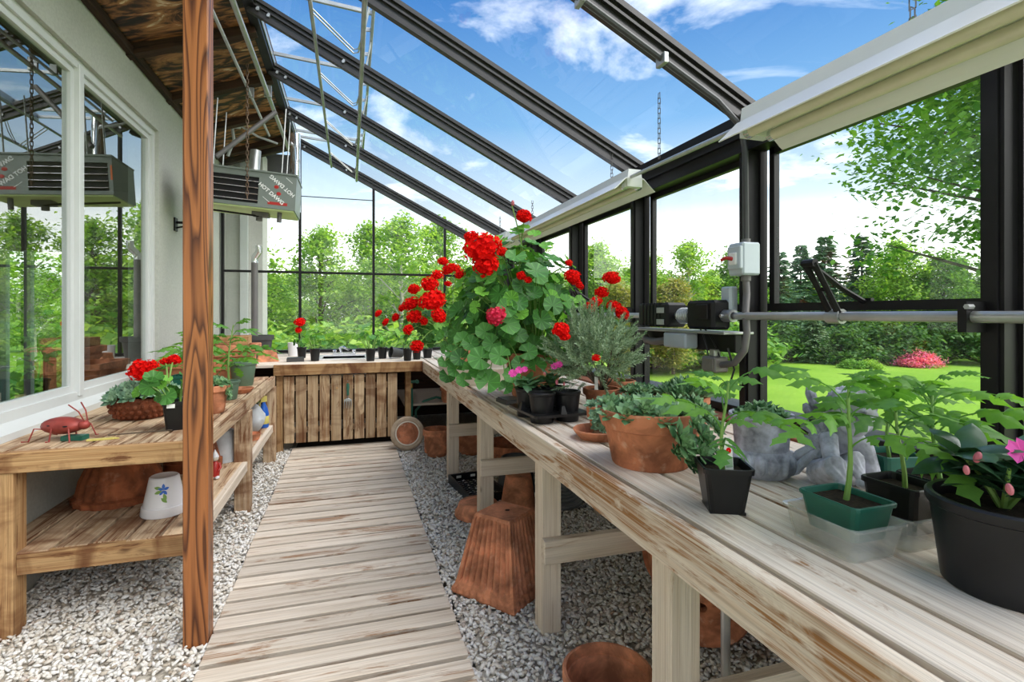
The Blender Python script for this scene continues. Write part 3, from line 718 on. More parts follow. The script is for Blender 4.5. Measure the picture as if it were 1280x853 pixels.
def rosemary_sprig(seed):
    r_ = random.Random(seed); m = MB(); pts = [Vector((.10 * math.sin(t * 2.2 + seed) * t, .08 * math.sin(t * 3 + seed * 2) * t, t)) for t in (0, .25, .5, .75, 1)]
    m.tube(pts, [.014, .012, .01, .008, .005], 4, False)
    for k in range(74):
        t = .12 + .88 * k / 74; i = min(3, int(t * 4)); p = pts[i].lerp(pts[i + 1], t * 4 - i); a = k * 2.39996; el = R(r_.uniform(12, 50) + 25 * t)
        d = Vector((math.cos(a) * math.cos(el), math.sin(a) * math.cos(el), math.sin(el))); sd = Vector((-math.sin(a), math.cos(a), 0)); L_ = r_.uniform(.15, .23) * (1.1 - .35 * t)
        m.add([p, p + d * L_ * .5 + sd * .020, p + d * L_, p + d * L_ * .5 - sd * .020], [(0, 1, 2, 3)])
    me = bpy.data.meshes.new('sprig'); me.from_pydata(m.v, [], m.f); me.materials.append(M['rosem']); return me
RS = [rosemary_sprig(i) for i in range(4)]
def lance_leaf(seed, mat, wd=.22, droop=.35):
    r_ = random.Random(seed); m = MB(); leaflet(m, Vector((.08, 0, .02)), Vector((.95, 0, .3)).normalized(), Vector((0, 0, 1)), .95, wd, droop, r_, False)
    m.tube([(0, 0, 0), (.09, 0, .03)], .015, 4, False); me = m.mesh('leaf', mat); me.shade_smooth(); return me
IL = [lance_leaf(i, M['imp'], .23, .3 + .2 * i) for i in range(3)]; ILV = [lance_leaf(i + 4, M['impv'], .24, .3 + .2 * i) for i in range(2)]
def open_flower(seed, mat):
    r_ = random.Random(seed); m = MB()
    for p in range(5):
        a = p * 2 * PI / 5 + r_.uniform(-.15, .15); d = Vector((math.cos(a), math.sin(a), .12)); s_ = Vector((-math.sin(a), math.cos(a), 0))
        m.add([(0, 0, 0), d * .5 + s_ * .42 + Vector((0, 0, .08)), d * .95 + s_ * .38, d * .88, d * .95 - s_ * .38, d * .5 - s_ * .42 + Vector((0, 0, .1))], [(0, 1, 2, 3), (0, 3, 4, 5)])
    me = bpy.data.meshes.new('flower'); me.from_pydata(m.v, [], m.f); me.materials.append(mat); return me
OF = [open_flower(i, M['pinkfl']) for i in range(2)]
# ---- pots
def pot_profile(rt, rb, h, rim=.22, lip=.012, wall=.012, soil=.85):
    hr = h * (1 - rim); rr = rb + (rt - lip - rb) * (1 - rim)
    p = [(.001, 0), (rb - .004, 0), (rb, .004), (rr, hr - .003)]
    if lip: p += [(rr + lip, hr), (rt, hr + .006)]
    p += [(rt, h - .004), (rt - .004, h), (rt - wall, h - .001), (rt - wall - .002, h * soil), (.001, h * soil * .99)]
    return p
def round_pot(par, mat, rt, rb, h, rim=.22, lip=.012, soil=.85, smat='soil', n=32):
    pm = MB().lathe(pot_profile(rt, rb, h, rim, lip, soil=soil - .06), n).build('pot', mat, par, True)
    sm = MB(); q = [(.001, h * soil + .004)] + [((rt - .016) * k / 4, h * soil + rnd.uniform(-.003, .003)) for k in (1, 2, 3, 4)]
    sm.lathe(q, 20); sm.build('soil', M[smat], par, True); return pm
def square_pot(par, mat, wt, wb, dt, db, h, soil=.8, name='pot', r=.012, feet=True):
    m = MB()
    def ring(w, d, z, rr): return [(sx * (w/2 - rr) + rr * math.cos(a), sy * (d/2 - rr) + rr * math.sin(a), z) for sx, sy, a0 in ((1,1,0),(-1,1,90),(-1,-1,180),(1,-1,270)) for a in (R(a0), R(a0+45), R(a0+90))]
    def W_(t): return wb + (wt - wb) * t, db + (dt - db) * t
    rings = [ring(wb, db, 0, r)] + [ring(*W_(.87), h * .87, r), ring(W_(.87)[0] + .008, W_(.87)[1] + .008, h * .88, r), ring(wt + .006, dt + .006, h - .002, r), ring(wt + .003, dt + .003, h, r), ring(wt - .006, dt - .006, h - .001, r), ring(W_(soil)[0] - .008, W_(soil)[1] - .008, h * soil * .9, r)]
    k = 12; v = [p for q in rings for p in q]; f = [(i*k+j, i*k+(j+1)%k, (i+1)*k+(j+1)%k, (i+1)*k+j) for i in range(len(rings)-1) for j in range(k)]
    f += [tuple(range(k - 1, -1, -1)), tuple(range((len(rings)-1)*k, len(rings)*k))]
    m.add(v, f); o = m.build(name, mat, par)
    if soil:
        w, d = W_(soil); s_ = MB(); s_.box(-w/2 + .005, w/2 - .005, -d/2 + .005, d/2 - .005, h * soil - .01, h * soil); s_.build('soil', M['soil'], par)
    return o
# ---- plants (all local to the thing's base)
def curve(p0, p1, sag=.0, n=5, side=(0, 0, 0)):
    p0, p1, side = Vector(p0), Vector(p1), Vector(side); return [p0.lerp(p1, i / (n - 1)) + (Vector((0, 0, 1)) * sag + side) * math.sin(PI * i / (n - 1)) for i in range(n)]
def geranium(par, base, c, rad, n_leaf, r_leaf, flowers, seed, young=.25, low=-.9):
    """base: soil point; c, rad: crown ellipsoid; flowers: (local point, radius, mesh)"""
    r_ = random.Random(seed); base, c = Vector(base), Vector(c); st = MB(); k = 0; tries = 0; pts = []
    while k < n_leaf and tries < n_leaf * 30:
        tries += 1
        z = r_.uniform(low, 1); a = r_.uniform(0, 2 * PI); q = math.sqrt(1 - z * z); rr = r_.uniform(.72, 1.04) if r_.random() < .75 else r_.uniform(.3, .7)
        d = Vector((q * math.cos(a), q * math.sin(a), z)); p = c + Vector((d.x * rad[0], d.y * rad[1], d.z * rad[2])) * rr
        if min([(p - e).length for e in pts] + [9]) < r_leaf * .52: continue
        pts.append(p); nrm = (Vector((d.x, d.y, max(d.z, -.1) * .8 + .45)) + Vector((r_.gauss(0, .25), r_.gauss(0, .25), r_.gauss(0, .2)))).normalized()
        yg = r_.random() < young and z > -.2
        put('leaf', r_.choice(GLY if yg else GL), par, p, aim(nrm, r_.uniform(0, 6.3)), r_leaf * r_.uniform(.68, 1.15) * (.75 if yg else 1))
        if k % 3 == 0: st.tube(curve(base + Vector((d.x, d.y, 0)) * .03, p - nrm * .004, .03), [.006, .005, .004, .003, .002], 4, False)
        k += 1
    for p, rf, me in flowers:
        p = Vector(p); st.tube(curve(c.lerp(p, .15), p - Vector((0, 0, rf * .3)), .03, 5), [.005, .0045, .004, .0035, .003], 5, False)
        d = (p - c).normalized(); put('flower_head', me, par, p, aim((d + Vector((0, -.25, .6))).normalized(), r_.uniform(0, 6)), (rf * r_.uniform(.92, 1.12), rf * r_.uniform(.92, 1.12), rf * r_.uniform(.78, 1.0)))
    st.build('stem', M['stem'], par, True)
def tomato(par, base, h, n_leaf, L_, seed, lean=(0, 0), spin=None, first=.3):
    r_ = random.Random(seed); base = Vector(base); pts = []
    for i in range(7): t = i / 6; pts.append(base + Vector((lean[0] * t + .008 * math.sin(t * 5 + seed), lean[1] * t + .006 * math.cos(t * 4 + seed), h * t)))
    w = .0055 * (h / .25) ** .6
    MB().tube(pts, [w * (1.15 - .7 * i / 6) for i in range(7)], 7).build('stem', M['stem'], par, True)
    a = r_.uniform(0, 6) if spin is None else spin
    for k in range(n_leaf):
        t = first + (1 - first) * (k + .3) / n_leaf; i = min(5, int(t * 6)); p = pts[i].lerp(pts[i+1], t * 6 - i); a += 2.4 + r_.uniform(-.25, .25)
        el = R(r_.uniform(12, 38) + 22 * t); s_ = L_ * (.75 + .5 * math.sin(PI * min(1, t * .8 + .1))) * r_.uniform(.85, 1.12) * (1.0 if t < .85 else .7)
        put('leaf', r_.choice(TL), par, p, (r_.uniform(-.25, .25), -el, a), s_)
def rosettes(par, spots, meshes, seed):
    r_ = random.Random(seed)
    for p, rr, nrm in spots: put('rosette', r_.choice(meshes), par, p, aim(Vector(nrm).normalized(), r_.uniform(0, 6)), rr)
def impatiens(par, base, h, n, L_, flowers, meshes, seed):
    r_ = random.Random(seed); base = Vector(base); st = MB()
    stems = []
    for k in range(5):
        a = k * 1.256 + r_.uniform(-.3, .3); tip = base + Vector((math.cos(a) * h * .55, math.sin(a) * h * .55, h * r_.uniform(.6, 1.0))); stems.append(tip); st.tube(curve(base, tip, .01), [.005, .005, .004, .004, .003], 5, False)
    for k in range(n):
        tip = stems[k % 5]; t = r_.uniform(.35, 1.0); p = base.lerp(tip, t); put('leaf', r_.choice(meshes), par, p, (r_.uniform(-.3, .3), -R(r_.uniform(-10, 45)), r_.uniform(0, 6.28)), L_ * r_.uniform(.7, 1.1))
    st.build('stem', M['stem'], par, True)
    for p, rf, kind in flowers:
        p = Vector(p)
        if kind == 'bud': put('bud', BUD, par, p, (r_.uniform(-.5, .5), r_.uniform(-.5, .5), 0), rf)
        else: put('flower', OF[int(r_.random() * 2)], par, p, aim(Vector((-.35, -.75, .5)), r_.uniform(0, 6)), rf)
BUD = MB().ball((0, 0, 0), 1, 8, 6, (.7, .7, 1.2)).mesh('bud', M['bud'], True)

# ================================================================== THINGS ON THE RIGHT BENCH
def loc(px, py, d, base): return at(px, py, d) - Vector(base)
# cream basin
B = (.925, 4.05, RB)
t = thing('plastic_basin', 'shallow cream plastic basin on the bench corner below the big geranium', 'basin', B)
m = MB()
def rrect(w, d, z, r=.04): return [(sx*(w/2-r)+r*math.cos(a), sy*(d/2-r)+r*math.sin(a), z) for sx, sy, a0 in ((1,1,0),(-1,1,90),(-1,-1,180),(1,-1,270)) for a in (R(a0), R(a0+30), R(a0+60), R(a0+90))]
def loft(m, rings):
    k = len(rings[0]); m.add([p for q in rings for p in q], [(i*k+j, i*k+(j+1)%k, (i+1)*k+(j+1)%k, (i+1)*k+j) for i in range(len(rings)-1) for j in range(k)] + [tuple(range(k-1,-1,-1)), tuple(range((len(rings)-1)*k, len(rings)*k))])
loft(m, [rrect(.36, .98, .001), rrect(.41, 1.06, .11), rrect(.46, 1.12, .112), rrect(.46, 1.12, .122), rrect(.42, 1.06, .122), rrect(.35, .97, .012)])
m.build('tub', M['basin'], t, True)
# big geranium in terracotta pot
B = (1.08, 3.02, RB)
t = thing('potted_geranium', 'large bushy red geranium in a terracotta pot in the middle of the right bench', 'plant', B)
round_pot(t, M['terra3'], .195, .135, .27, .26, .012, .9)
fl = [((655, 271, 2.95), .045, FB[0]), ((603, 310, 2.75), .092, FB[1]), ((607, 331, 2.75), .066, FB[2]), ((589, 296, 2.78), .036, FB[0]), ((627, 315, 2.8), .030, FB[2]),
      ((620, 395, 2.62), .050, FC), ((716, 347, 2.85), .048, FB[0]), ((711, 329, 2.9), .022, FB[1]), ((724, 357, 2.85), .026, FB[2]), ((652, 345, 2.75), .026, FB[0]), ((561, 337, 2.95), .040, FB[1]), ((575, 343, 2.95), .030, FB[2]), ((660, 350, 2.7), .02, FB[1])]
geranium(t, (0, 0, .24), loc(645, 385, 3.05, B), (.40, .40, .38), 275, .066, [(loc(*p, B), r_, me) for p, r_, me in fl], 5, .22, -.95)
extra = MB()
for px, py, d, r_ in ((601, 448, 2.62, .074), (610, 478, 2.6, .07), (575, 448, 2.7, .055), (640, 470, 2.62, .05), (560, 470, 2.75, .05), (588, 430, 2.7, .05), (625, 445, 2.6, .06), (570, 462, 2.7, .05), (590, 462, 2.66, .055), (580, 475, 2.66, .045), (598, 465, 2.63, .05), (565, 440, 2.75, .045), (578, 425, 2.75, .05), (556, 452, 2.75, .04), (615, 430, 2.65, .055), (650, 455, 2.66, .05), (632, 485, 2.6, .042), (660, 440, 2.68, .055), (606, 415, 2.7, .055)):
    p = loc(px, py, d, B); put('leaf', rnd.choice(GL), t, p, aim((-.25, -.8, .5), rnd.uniform(0, 6)), r_); extra.tube(curve(loc(625, 425, 2.85, B), p, .04), .003, 4, False)
for px, py, d in ((641, 243, 2.9), (640, 262, 2.9)): pass
extra.tube(curve(loc(660, 345, 3.0, B), loc(640, 257, 2.92, B), .02), [.005, .005, .004, .004, .004], 5)
extra.build('trailing_stem', M['stem'], t, True)
put('bud', BUD, t, loc(641, 254, 2.92, B), (0, 0, 0), .014)
for k, (px, py, r_) in enumerate(((646, 290, .05), (668, 293, .045), (655, 285, .04), (684, 308, .05), (625, 300, .05), (618, 322, .045))): put('leaf', GLY[k % 3], t, loc(px, py, 2.95, B), aim((-.2, -.5, .8), k), r_)
# second geranium standing in the basin, leaning over the walkway
B = (.93, 4.36, RB + .013)
t = thing('potted_geranium', 'red geranium crowded with flower heads leaning over the walkway from the basin', 'plant', B)
round_pot(t, M['terra'], .13, .09, .2, .25, .012, .9)
fl = [((541, 376, 4.0), .096, FB[0]), ((537, 356, 4.05), .066, FB[1]), ((514, 380, 4.1), .062, FB[2]), ((517, 362, 4.15), .052, FB[0]), ((518, 396, 4.0), .055, FB[1]), ((547, 344, 4.1), .050, FB[2]), ((554, 327, 4.2), .046, FB[0]), ((568, 335, 4.2), .045, FB[1]), ((495, 397, 4.2), .040, FB[2]), ((482, 403, 4.25), .034, FB[0]), ((473, 392, 4.3), .034, FB[1]), ((549, 395, 3.9), .056, FB[0]), ((530, 402, 4.0), .030, FB[2]), ((503, 385, 4.2), .034, FB[1]), ((510, 412, 3.95), .042, FB[0]), ((521, 433, 3.9), .046, FB[2]), ((560, 355, 4.2), .03, FB[1])]
geranium(t, (0, 0, .18), loc(548, 408, 4.3, B), (.30, .30, .24), 95, .058, [(loc(*p, B), r_, me) for p, r_, me in fl], 15, .3, -.8)
# black slab by the pot
t = thing('plastic_slab', 'flat black plastic slab lying on the bench edge beside the geranium pot', 'slab', (.86, 2.80, RB), R(8))
MB().box(-.055, .055, -.075, .075, .001, .022).box(-.048, .048, -.068, .068, .022, .028).build('lid', M['darkgrey'], t)
# carrier tray with nursery pots
B = (.905, 2.34, RB); CR = R(4)
t = thing('carrier_tray', 'moulded black plastic carrier tray holding round nursery pots', 'tray', B, CR)
spots = [(x, y) for x in (-.066, .066) for y in (-.082, .082)]
for x, y in spots: MB().lathe([(.001, .001), (.052, .001), (.055, .034), (.063, .038), (.063, .042), (.052, .040), (.048, .006), (.001, .006)], 22, (x, y)).build('cup', M['plastic'], t, True)
m = MB(); loft(m, [rrect(.275, .345, .036, .02), rrect(.280, .350, .048, .02)])
for x, y in ((-.128, 0), (.128, 0), (0, -.163), (0, .163)):
    m.add([(x-.016, y-.016, .048), (x+.016, y-.016, .048), (x+.016, y+.016, .048), (x-.016, y+.016, .048), (x-.007, y-.007, .085), (x+.007, y-.007, .085), (x+.007, y+.007, .085), (x-.007, y+.007, .085)], [(0,1,5,4),(1,2,6,5),(2,3,7,6),(3,0,4,7),(4,5,6,7)])
m.add([(-.014, -.022, .048), (.014, -.022, .048), (.014, .022, .048), (-.014, .022, .048), (-.01, -.012, .125), (.01, -.012, .125), (.01, .012, .125), (-.01, .012, .125)], [(0,1,5,4),(1,2,6,5),(2,3,7,6),(3,0,4,7),(4,5,6,7)])
m.build('deck', M['plastic'], t)
MT = Matrix.Translation(B) @ Matrix.Rotation(CR, 4, 'Z')
for k, (x, y) in enumerate(spots):
    w = MT @ Vector((x, y, .0065)); fl_ = k in (1, 3)
    lab = ('empty black nursery pot at the near front corner of the carrier tray', 'magenta impatiens in a black pot at the far front of the carrier tray', 'empty black nursery pot at the near rear corner of the carrier tray', 'variegated impatiens with pink buds at the far rear of the carrier tray')[k]
    p = thing('potted_impatiens' if fl_ else 'nursery_pot', lab, 'plant' if fl_ else 'pot', w, group='pots in the carrier tray')
    round_pot(p, M['plastic'], .064, .047, .135, .1, .003, .86, n=28)
    if k == 1: impatiens(p, (0, 0, .115), .06, 30, .09, [(loc(641, 467, 2.42, w), .022, 'f'), (loc(649, 463, 2.42, w), .02, 'f'), (loc(656, 462, 2.42, w), .016, 'f')], ILV, 21)
    if k == 3: impatiens(p, (0, 0, .115), .09, 44, .085, [(loc(693, 458, 2.42, w), .018, 'f'), (loc(699, 456, 2.42, w), .018, 'f'), (loc(696, 478, 2.38, w), .010, 'bud'), (loc(705, 480, 2.38, w), .008, 'bud'), (loc(681, 467, 2.4, w), .007, 'bud')], ILV, 23)
# rosemary
B = (1.21, 2.37, RB)
t = thing('potted_rosemary', 'bushy grey-green rosemary in a small terracotta pot beside the big geranium', 'plant', B)
round_pot(t, M['terra2'], .095, .07, .13, .25, .01, .88)
r_ = random.Random(31); cc = loc(742, 436, 2.5, B)
for k in range(250):
    z = r_.uniform(-1, 1); a = r_.uniform(0, 6.283); q = math.sqrt(1 - z * z); d = Vector((q * math.cos(a), q * math.sin(a), z)); rr = r_.uniform(.25, .85)
    p = cc + Vector((d.x * .205, d.y * .205, d.z * .19 - .03)) * rr
    put('sprig', r_.choice(RS), t, p, aim((d + Vector((0, 0, .75))).normalized(), r_.uniform(0, 6)), r_.uniform(.085, .14))
m = MB()
for k in range(14):
    a = r_.uniform(0, 6.283); m.tube(curve((0, 0, .11), cc + Vector((math.cos(a) * .13, math.sin(a) * .13, r_.uniform(-.05, .08))), .0, 4, (r_.uniform(-.02, .02), 0, 0)), [.005, .004, .003, .002], 5, False)
m.build('stem', M['bark'], t, True)
# red geranium behind the rosemary
B = (1.45, 2.62, RB)
t = thing('potted_geranium', 'small red geranium whose flower heads rise through the rosemary', 'plant', B)
round_pot(t, M['terra'], .09, .065, .13, .25, .01, .88)
fl = [((765, 348, 2.75), .050, FB[0]), ((752, 366, 2.75), .034, FB[1]), ((745, 377, 2.7), .03, FB[2]), ((777, 392, 2.75), .040, FB[0]), ((768, 384, 2.75), .04, FB[1]), ((738, 385, 2.7), .036, FB[2])]
geranium(t, (0, 0, .11), loc(748, 420, 2.85, B), (.15, .13, .14), 28, .045, [(loc(*p, B), q, me) for p, q, me in fl], 41)
for q, (px, py, rf) in enumerate(((701, 413, .038), (706, 421, .024), (745, 448, .018))): put('flower_head', FB[q], t, loc(px, py, 2.28, B), (0, 0, q), rf)
# white plant tag, saucer with houseleek
B = (1.155, 2.32, RB + .118)
t = thing('plant_tag', 'white plant tag stuck upright in the rosemary pot', 'plant tag', B, R(10))
MB().box(-.010, .010, -.001, .001, -.02, .075).build('tag', M['tag'], t)
B = (.955, 1.895, RB)
t = thing('potted_houseleek', 'small houseleek spilling from a terracotta pot onto its round clay saucer', 'plant', B)
MB().lathe([(.001, .001), (.075, .001), (.10, .03), (.105, .038), (.10, .042), (.093, .038), (.072, .010), (.001, .010)], 32).build('saucer', M['terra'], t, True)
MB().lathe([(.001, .011), (.045, .011), (.052, .075), (.062, .08), (.065, .125), (.055, .125), (.05, .10), (.001, .10)], 24, (.03, .03)).build('pot', M['terra2'], t, True)
MB().ball((-.012, -.035, .028), .03, 10, 6, (1.1, 1, .7)).build('soil', M['drysoil'], t, True)
rosettes(t, [((-.02, -.03, .06), .036, (-.4, -.8, .4)), ((-.035, -.035, .10), .034, (-.5, -.7, .5)), ((-.005, -.04, .125), .036, (-.2, -.7, .6)), ((.02, -.055, .075), .03, (.2, -.9, .2)), ((.03, .02, .135), .045, (0, -.2, 1)), ((-.03, 0, .135), .035, (-.5, -.2, .8)), ((.0, -.05, .05), .03, (0, -.9, .1))], ROG, 3)
# wide bowl of houseleeks
B = (.965, 1.535, RB)
t = thing('houseleek_bowl', 'wide weathered terracotta bowl overflowing with green houseleek rosettes', 'plant', B)
MB().lathe([(.001, 0), (.122, 0), (.127, .006), (.150, .115), (.153, .124), (.162, .128), (.178, .178), (.176, .186), (.168, .187), (.160, .170), (.15, .14), (.001, .14)], 44).build('pot', M['terra2'], t, True)
MB().lathe([(.001, .17), (.10, .168), (.158, .16)], 28).build('soil', M['drysoil'], t, True)
r_ = random.Random(6); sp = []; cen = []; tr_ = 0
while len(cen) < 24 and tr_ < 4000:
    tr_ += 1; a = r_.uniform(0, 6.283); rr = .152 * math.sqrt(r_.random()); p = Vector((rr * math.cos(a), rr * math.sin(a), 0))
    if min([(p - q).length for q in cen] + [9]) < .052: continue
    cen.append(p); sp.append(((p.x, p.y, .176 + r_.uniform(-.004, .03)), r_.uniform(.038, .062), (math.cos(a) * rr * 3.5, math.sin(a) * rr * 3.5 - .35, 1)))
rosettes(t, sp, RO, 6)
sp = []
for px, py, d, q in ((852, 553, 1.42, .066), (875, 566, 1.42, .052), (858, 575, 1.42, .036), (880, 548, 1.45, .045), (868, 532, 1.48, .048), (888, 560, 1.46, .035), (845, 566, 1.42, .03), (868, 585, 1.43, .03), (893, 535, 1.5, .04), (878, 518, 1.55, .048)): sp.append((loc(px, py, d, B), q, (.35, -.7, .45)))
rosettes(t, sp, RO, 8)
# succulents behind the bowl
for x, y, rt, h, nr, lab, me, rr in ((1.46, 2.02, .10, .13, 9, 'pointed agave-like succulent in a terracotta pot behind the houseleek bowl', [ROB], .085), (1.34, 2.22, .085, .12, 8, 'houseleek in a terracotta pot between the rosemary and the bowl', RO, .05), (1.60, 2.18, .08, .11, 6, 'houseleek in a terracotta pot by the glass near the motor', RO, .05), (1.30, 1.80, .09, .10, 9, 'low houseleek in a clay pot just behind the bowl rim', RO, .055)):
    t = thing('potted_succulent', lab, 'plant', (x, y, RB)); round_pot(t, M['terra'], rt, rt * .72, h, .25, .01, .9)
    sp = [((0, 0, h + .015), rr * 1.25, (0, -.15, 1))] + [((math.cos(k * 6.283 / (nr - 1)) * rt * .75, math.sin(k * 6.283 / (nr - 1)) * rt * .75, h + .01), rr, (math.cos(k * 6.283 / (nr - 1)) * .5, math.sin(k * 6.283 / (nr - 1)) * .5, 1)) for k in range(nr - 1)]
    rosettes(t, sp, me, int(x * 100))
# square pot with tomato
B = (.915, 1.115, RB)
t = thing('tomato_seedling', 'tomato seedling in a square black pot at the front of the bench', 'plant', B, R(-24))
square_pot(t, M['plastic'], .118, .085, .118, .085, .118, .82)
for sx in (-1, 1):
    for sy in (-1, 1): MB().box(sx * .036 - .007, sx * .036 + .007, sy * .036 - .007, sy * .036 + .007, -.0, .006).build('foot', M['plastic'], t)
tomato(t, (0, 0, .095), .23, 8, .165, 3, (.005, -.005), 2.2, .25)
g = MB(); g.box(-.012, .012, -.0012, .0012, 0, .085); tg = g.build('plant_label', M['tag'], t, False, (.012, -.012, .10), (R(-6), 0, R(24)))
m = MB(); m.box(-.010, .010, -.002, -.0013, .010, .035); m.build('green_print', M['semg'], tg)
MB().lathe([(.001, 0), (.008, 0)], 12, M=Matrix.Translation((0, -.0021, .052)) @ Matrix.Rotation(R(90), 4, 'X')).build('red_print', M['redfl'], tg)
# cherub planter
B = (1.24, 1.315, RB)
t = thing('cherub_planter', 'blue-grey cast planter with a seated winged cherub, holding houseleeks', 'statue', B)
u = MB(); u.lathe([(.001, 0), (.075, 0), (.088, .012), (.096, .04), (.092, .068), (.078, .082), (.078, .088), (.083, .15), (.092, .178), (.096, .182), (.094, .190), (.085, .188), (.078, .16), (.001, .16)], 40, (-.01, .01), sq=None)
for k in range(16):
    a = 2 * PI * k / 16; u.ball((-.01 + .088 * math.cos(a), .01 + .088 * math.sin(a), .045), .02, 8, 6, (.9, .9, 1.6))
u.build('urn', M['stone'], t, True)
MB().lathe([(.001, .168), (.08, .165)], 24, (-.01, .01)).build('soil', M['soil'], t, True)
rosettes(t, [((math.cos(a) * .05 - .01, math.sin(a) * .05 + .01, .185), .05, (math.cos(a) * .5, math.sin(a) * .5, 1)) for a in (0, 1.05, 2.1, 3.14, 4.2, 5.25)] + [((-.01, .01, .20), .055, (0, 0, 1))], RO, 12)
ch = MB()
def ell(px, py, d, r_, sq=(1, 1, 1)): ch.ball(loc(px, py, d, B), r_, 14, 10, sq)
ell(1062, 512, 1.50, .060, (1, 1, 1.06))          # head
ell(1068, 532, 1.46, .036, (1, 1, .9)); ell(1078, 528, 1.47, .03)      # cheeks / chin
ell(1071, 521, 1.437, .009, (1, 1, 1.1))         # nose
ell(1068, 536, 1.437, .010, (1.3, 1, .6))       # lips
hc_ = loc(1062, 512, 1.50, B); fwd = (loc(1071, 522, 1.437, B) - hc_).normalized()
for k in range(60):                                # short curls over the crown and back of the head
    z = 1 - (k + .5) / 60 * 1.35; a = k * 2.39996; q = math.sqrt(max(0, 1 - z * z)); d = Vector((q * math.cos(a), q * math.sin(a), z))
    if d.dot(fwd) > .45 - .5 * max(0, d.z): continue
    ch.ball(hc_ + d * .058, .0125, 8, 6)
sd_ = fwd.cross(Vector((0, 0, 1))).normalized()
for e in (-1, 1):
    ch.ball(hc_ + fwd * .055 + sd_ * e * .021 + Vector((0, 0, .012)), .0095, 8, 6, (1, 1, .6)); ch.ball(hc_ + sd_ * e * .058, .012, 8, 6, (.6, 1, 1.3))
ell(1040, 556, 1.56, .062, (1, 1, 1.05)); ell(1048, 585, 1.55, .074, (1.05, 1, .75))   # torso, hips
ell(1055, 545, 1.52, .05)
ch.tube([loc(1060, 540, 1.50, B), loc(1082, 562, 1.48, B), loc(1091, 590, 1.47, B), loc(1096, 604, 1.46, B)], [.026, .024, .02, .014], 10)   # arm on the right
ch.tube([loc(1035, 545, 1.48, B), loc(1040, 578, 1.43, B), loc(1062, 588, 1.42, B)], [.026, .023, .018], 10)     # arm on the left
ch.tube([loc(1040, 590, 1.52, B), loc(1070, 578, 1.42, B), loc(1078, 604, 1.42, B)], [.040, .032, .020], 10)
ch.tube([loc(1025, 592, 1.5, B), loc(1045, 584, 1.40, B), loc(1052, 606, 1.40, B)], [.040, .032, .020], 10)
ch.ball(loc(1080, 606, 1.40, B), .017, 8, 6, (1.2, 1.4, .7)); ch.ball(loc(1054, 608, 1.38, B), .017, 8, 6, (1.2, 1.4, .7))
for v in range(len(ch.v)): ch.v[v] = (ch.v[v][0], ch.v[v][1], max(ch.v[v][2], .001))
co = ch.build('cherub', M['stone'], t, True)
rm = co.modifiers.new('r', 'REMESH'); rm.mode = 'VOXEL'; rm.voxel_size = .0032; rm.use_smooth_shade = True
sm = co.modifiers.new('s', 'SMOOTH'); sm.factor = .5; sm.iterations = 2
wg = MB(); sh_ = loc(1032, 552, 1.55, B)
for row, (n_, f_) in enumerate(((6, 1.0), (5, .72), (4, .45))):
    for k in range(n_):
        q = k / (n_ - 1); tip = Vector(loc(1010 - 22 * q, 482 + 112 * q, 1.60 - .03 * q, B)); e = sh_.lerp(tip, f_) + Vector((0, -.008 * row, 0)); b_ = sh_.lerp(tip, .08)
        wg.tube([b_, b_.lerp(e, .45) + Vector((-.004, -.004, .004)), b_.lerp(e, .85), e], [.008, .013, .015, .006], 8)
for v in range(len(wg.v)): wg.v[v] = (wg.v[v][0], wg.v[v][1], max(wg.v[v][2], .001))
wo = wg.build('wing', M['stone'], t, True)
# clear tray and its pots
B = (1.17, .865, RB); CR = R(1); MT = Matrix.Translation(B) @ Matrix.Rotation(CR, 4, 'Z')
t = thing('clear_tray', 'cloudy clear plastic seed tray in three sections near the right end of the bench', 'tray', B, CR)
m = MB()
for k in range(3):
    cx = -.155 + .155 * k; ring = lambda w, d, z: [(x + cx, y, zz) for x, y, zz in rrect(w, d, z, .018)]
    rings = [ring(.125, .150, .001), ring(.146, .175, .066), ring(.155, .188, .068), ring(.155, .188, .073), ring(.143, .172, .072), ring(.122, .147, .004)]
    kk = 16; m.add([p for q in rings for p in q], [(i*kk+j, i*kk+(j+1)%kk, (i+1)*kk+(j+1)%kk, (i+1)*kk+j) for i in range(5) for j in range(kk)] + [tuple(range(kk-1,-1,-1)), tuple(range(5*kk, 6*kk))])
m.build('tray', M['clear'], t)
for x, y, z, wt, wb, dt, h, mt, lab, seed, hh, nl, LL, lean, sp_ in ((-.128, .012, .024, .118, .095, .140, .078, 'greenpl', 'tomato seedling in a rectangular dark green pot in the clear tray', 51, .265, 7, .15, (.012, 0), 2.6), (.045, .012, .012, .10, .078, .125, .105, 'plastic', 'tomato seedling in a square black pot in the middle of the clear tray', 52, .215, 8, .175, (.01, .02), 1.5), (.162, .012, .012, .10, .078, .125, .105, 'plastic', 'tall tomato seedling in the black pot farthest right in the clear tray', 53, .235, 9, .185, (.03, .03), 3.0)):
    w = MT @ Vector((x, y, z)); p = thing('tomato_seedling', lab, 'plant', w, CR, group='tomato seedlings in the clear tray'); square_pot(p, M[mt], wt, wb, dt, dt * .82, h, .84); tomato(p, (0, 0, h * .8), hh, nl, LL, seed, lean, sp_, .42)
B = (1.50, 1.12, RB); t = thing('tomato_seedling', 'tomato seedling in a green pot right against the glass behind the clear tray', 'plant', B, R(-12))
square_pot(t, M['greenpl'], .12, .09, .12, .09, .10, .82); tomato(t, (0, 0, .08), .22, 8, .18, 54, (-.01, -.01), 4.0, .35)
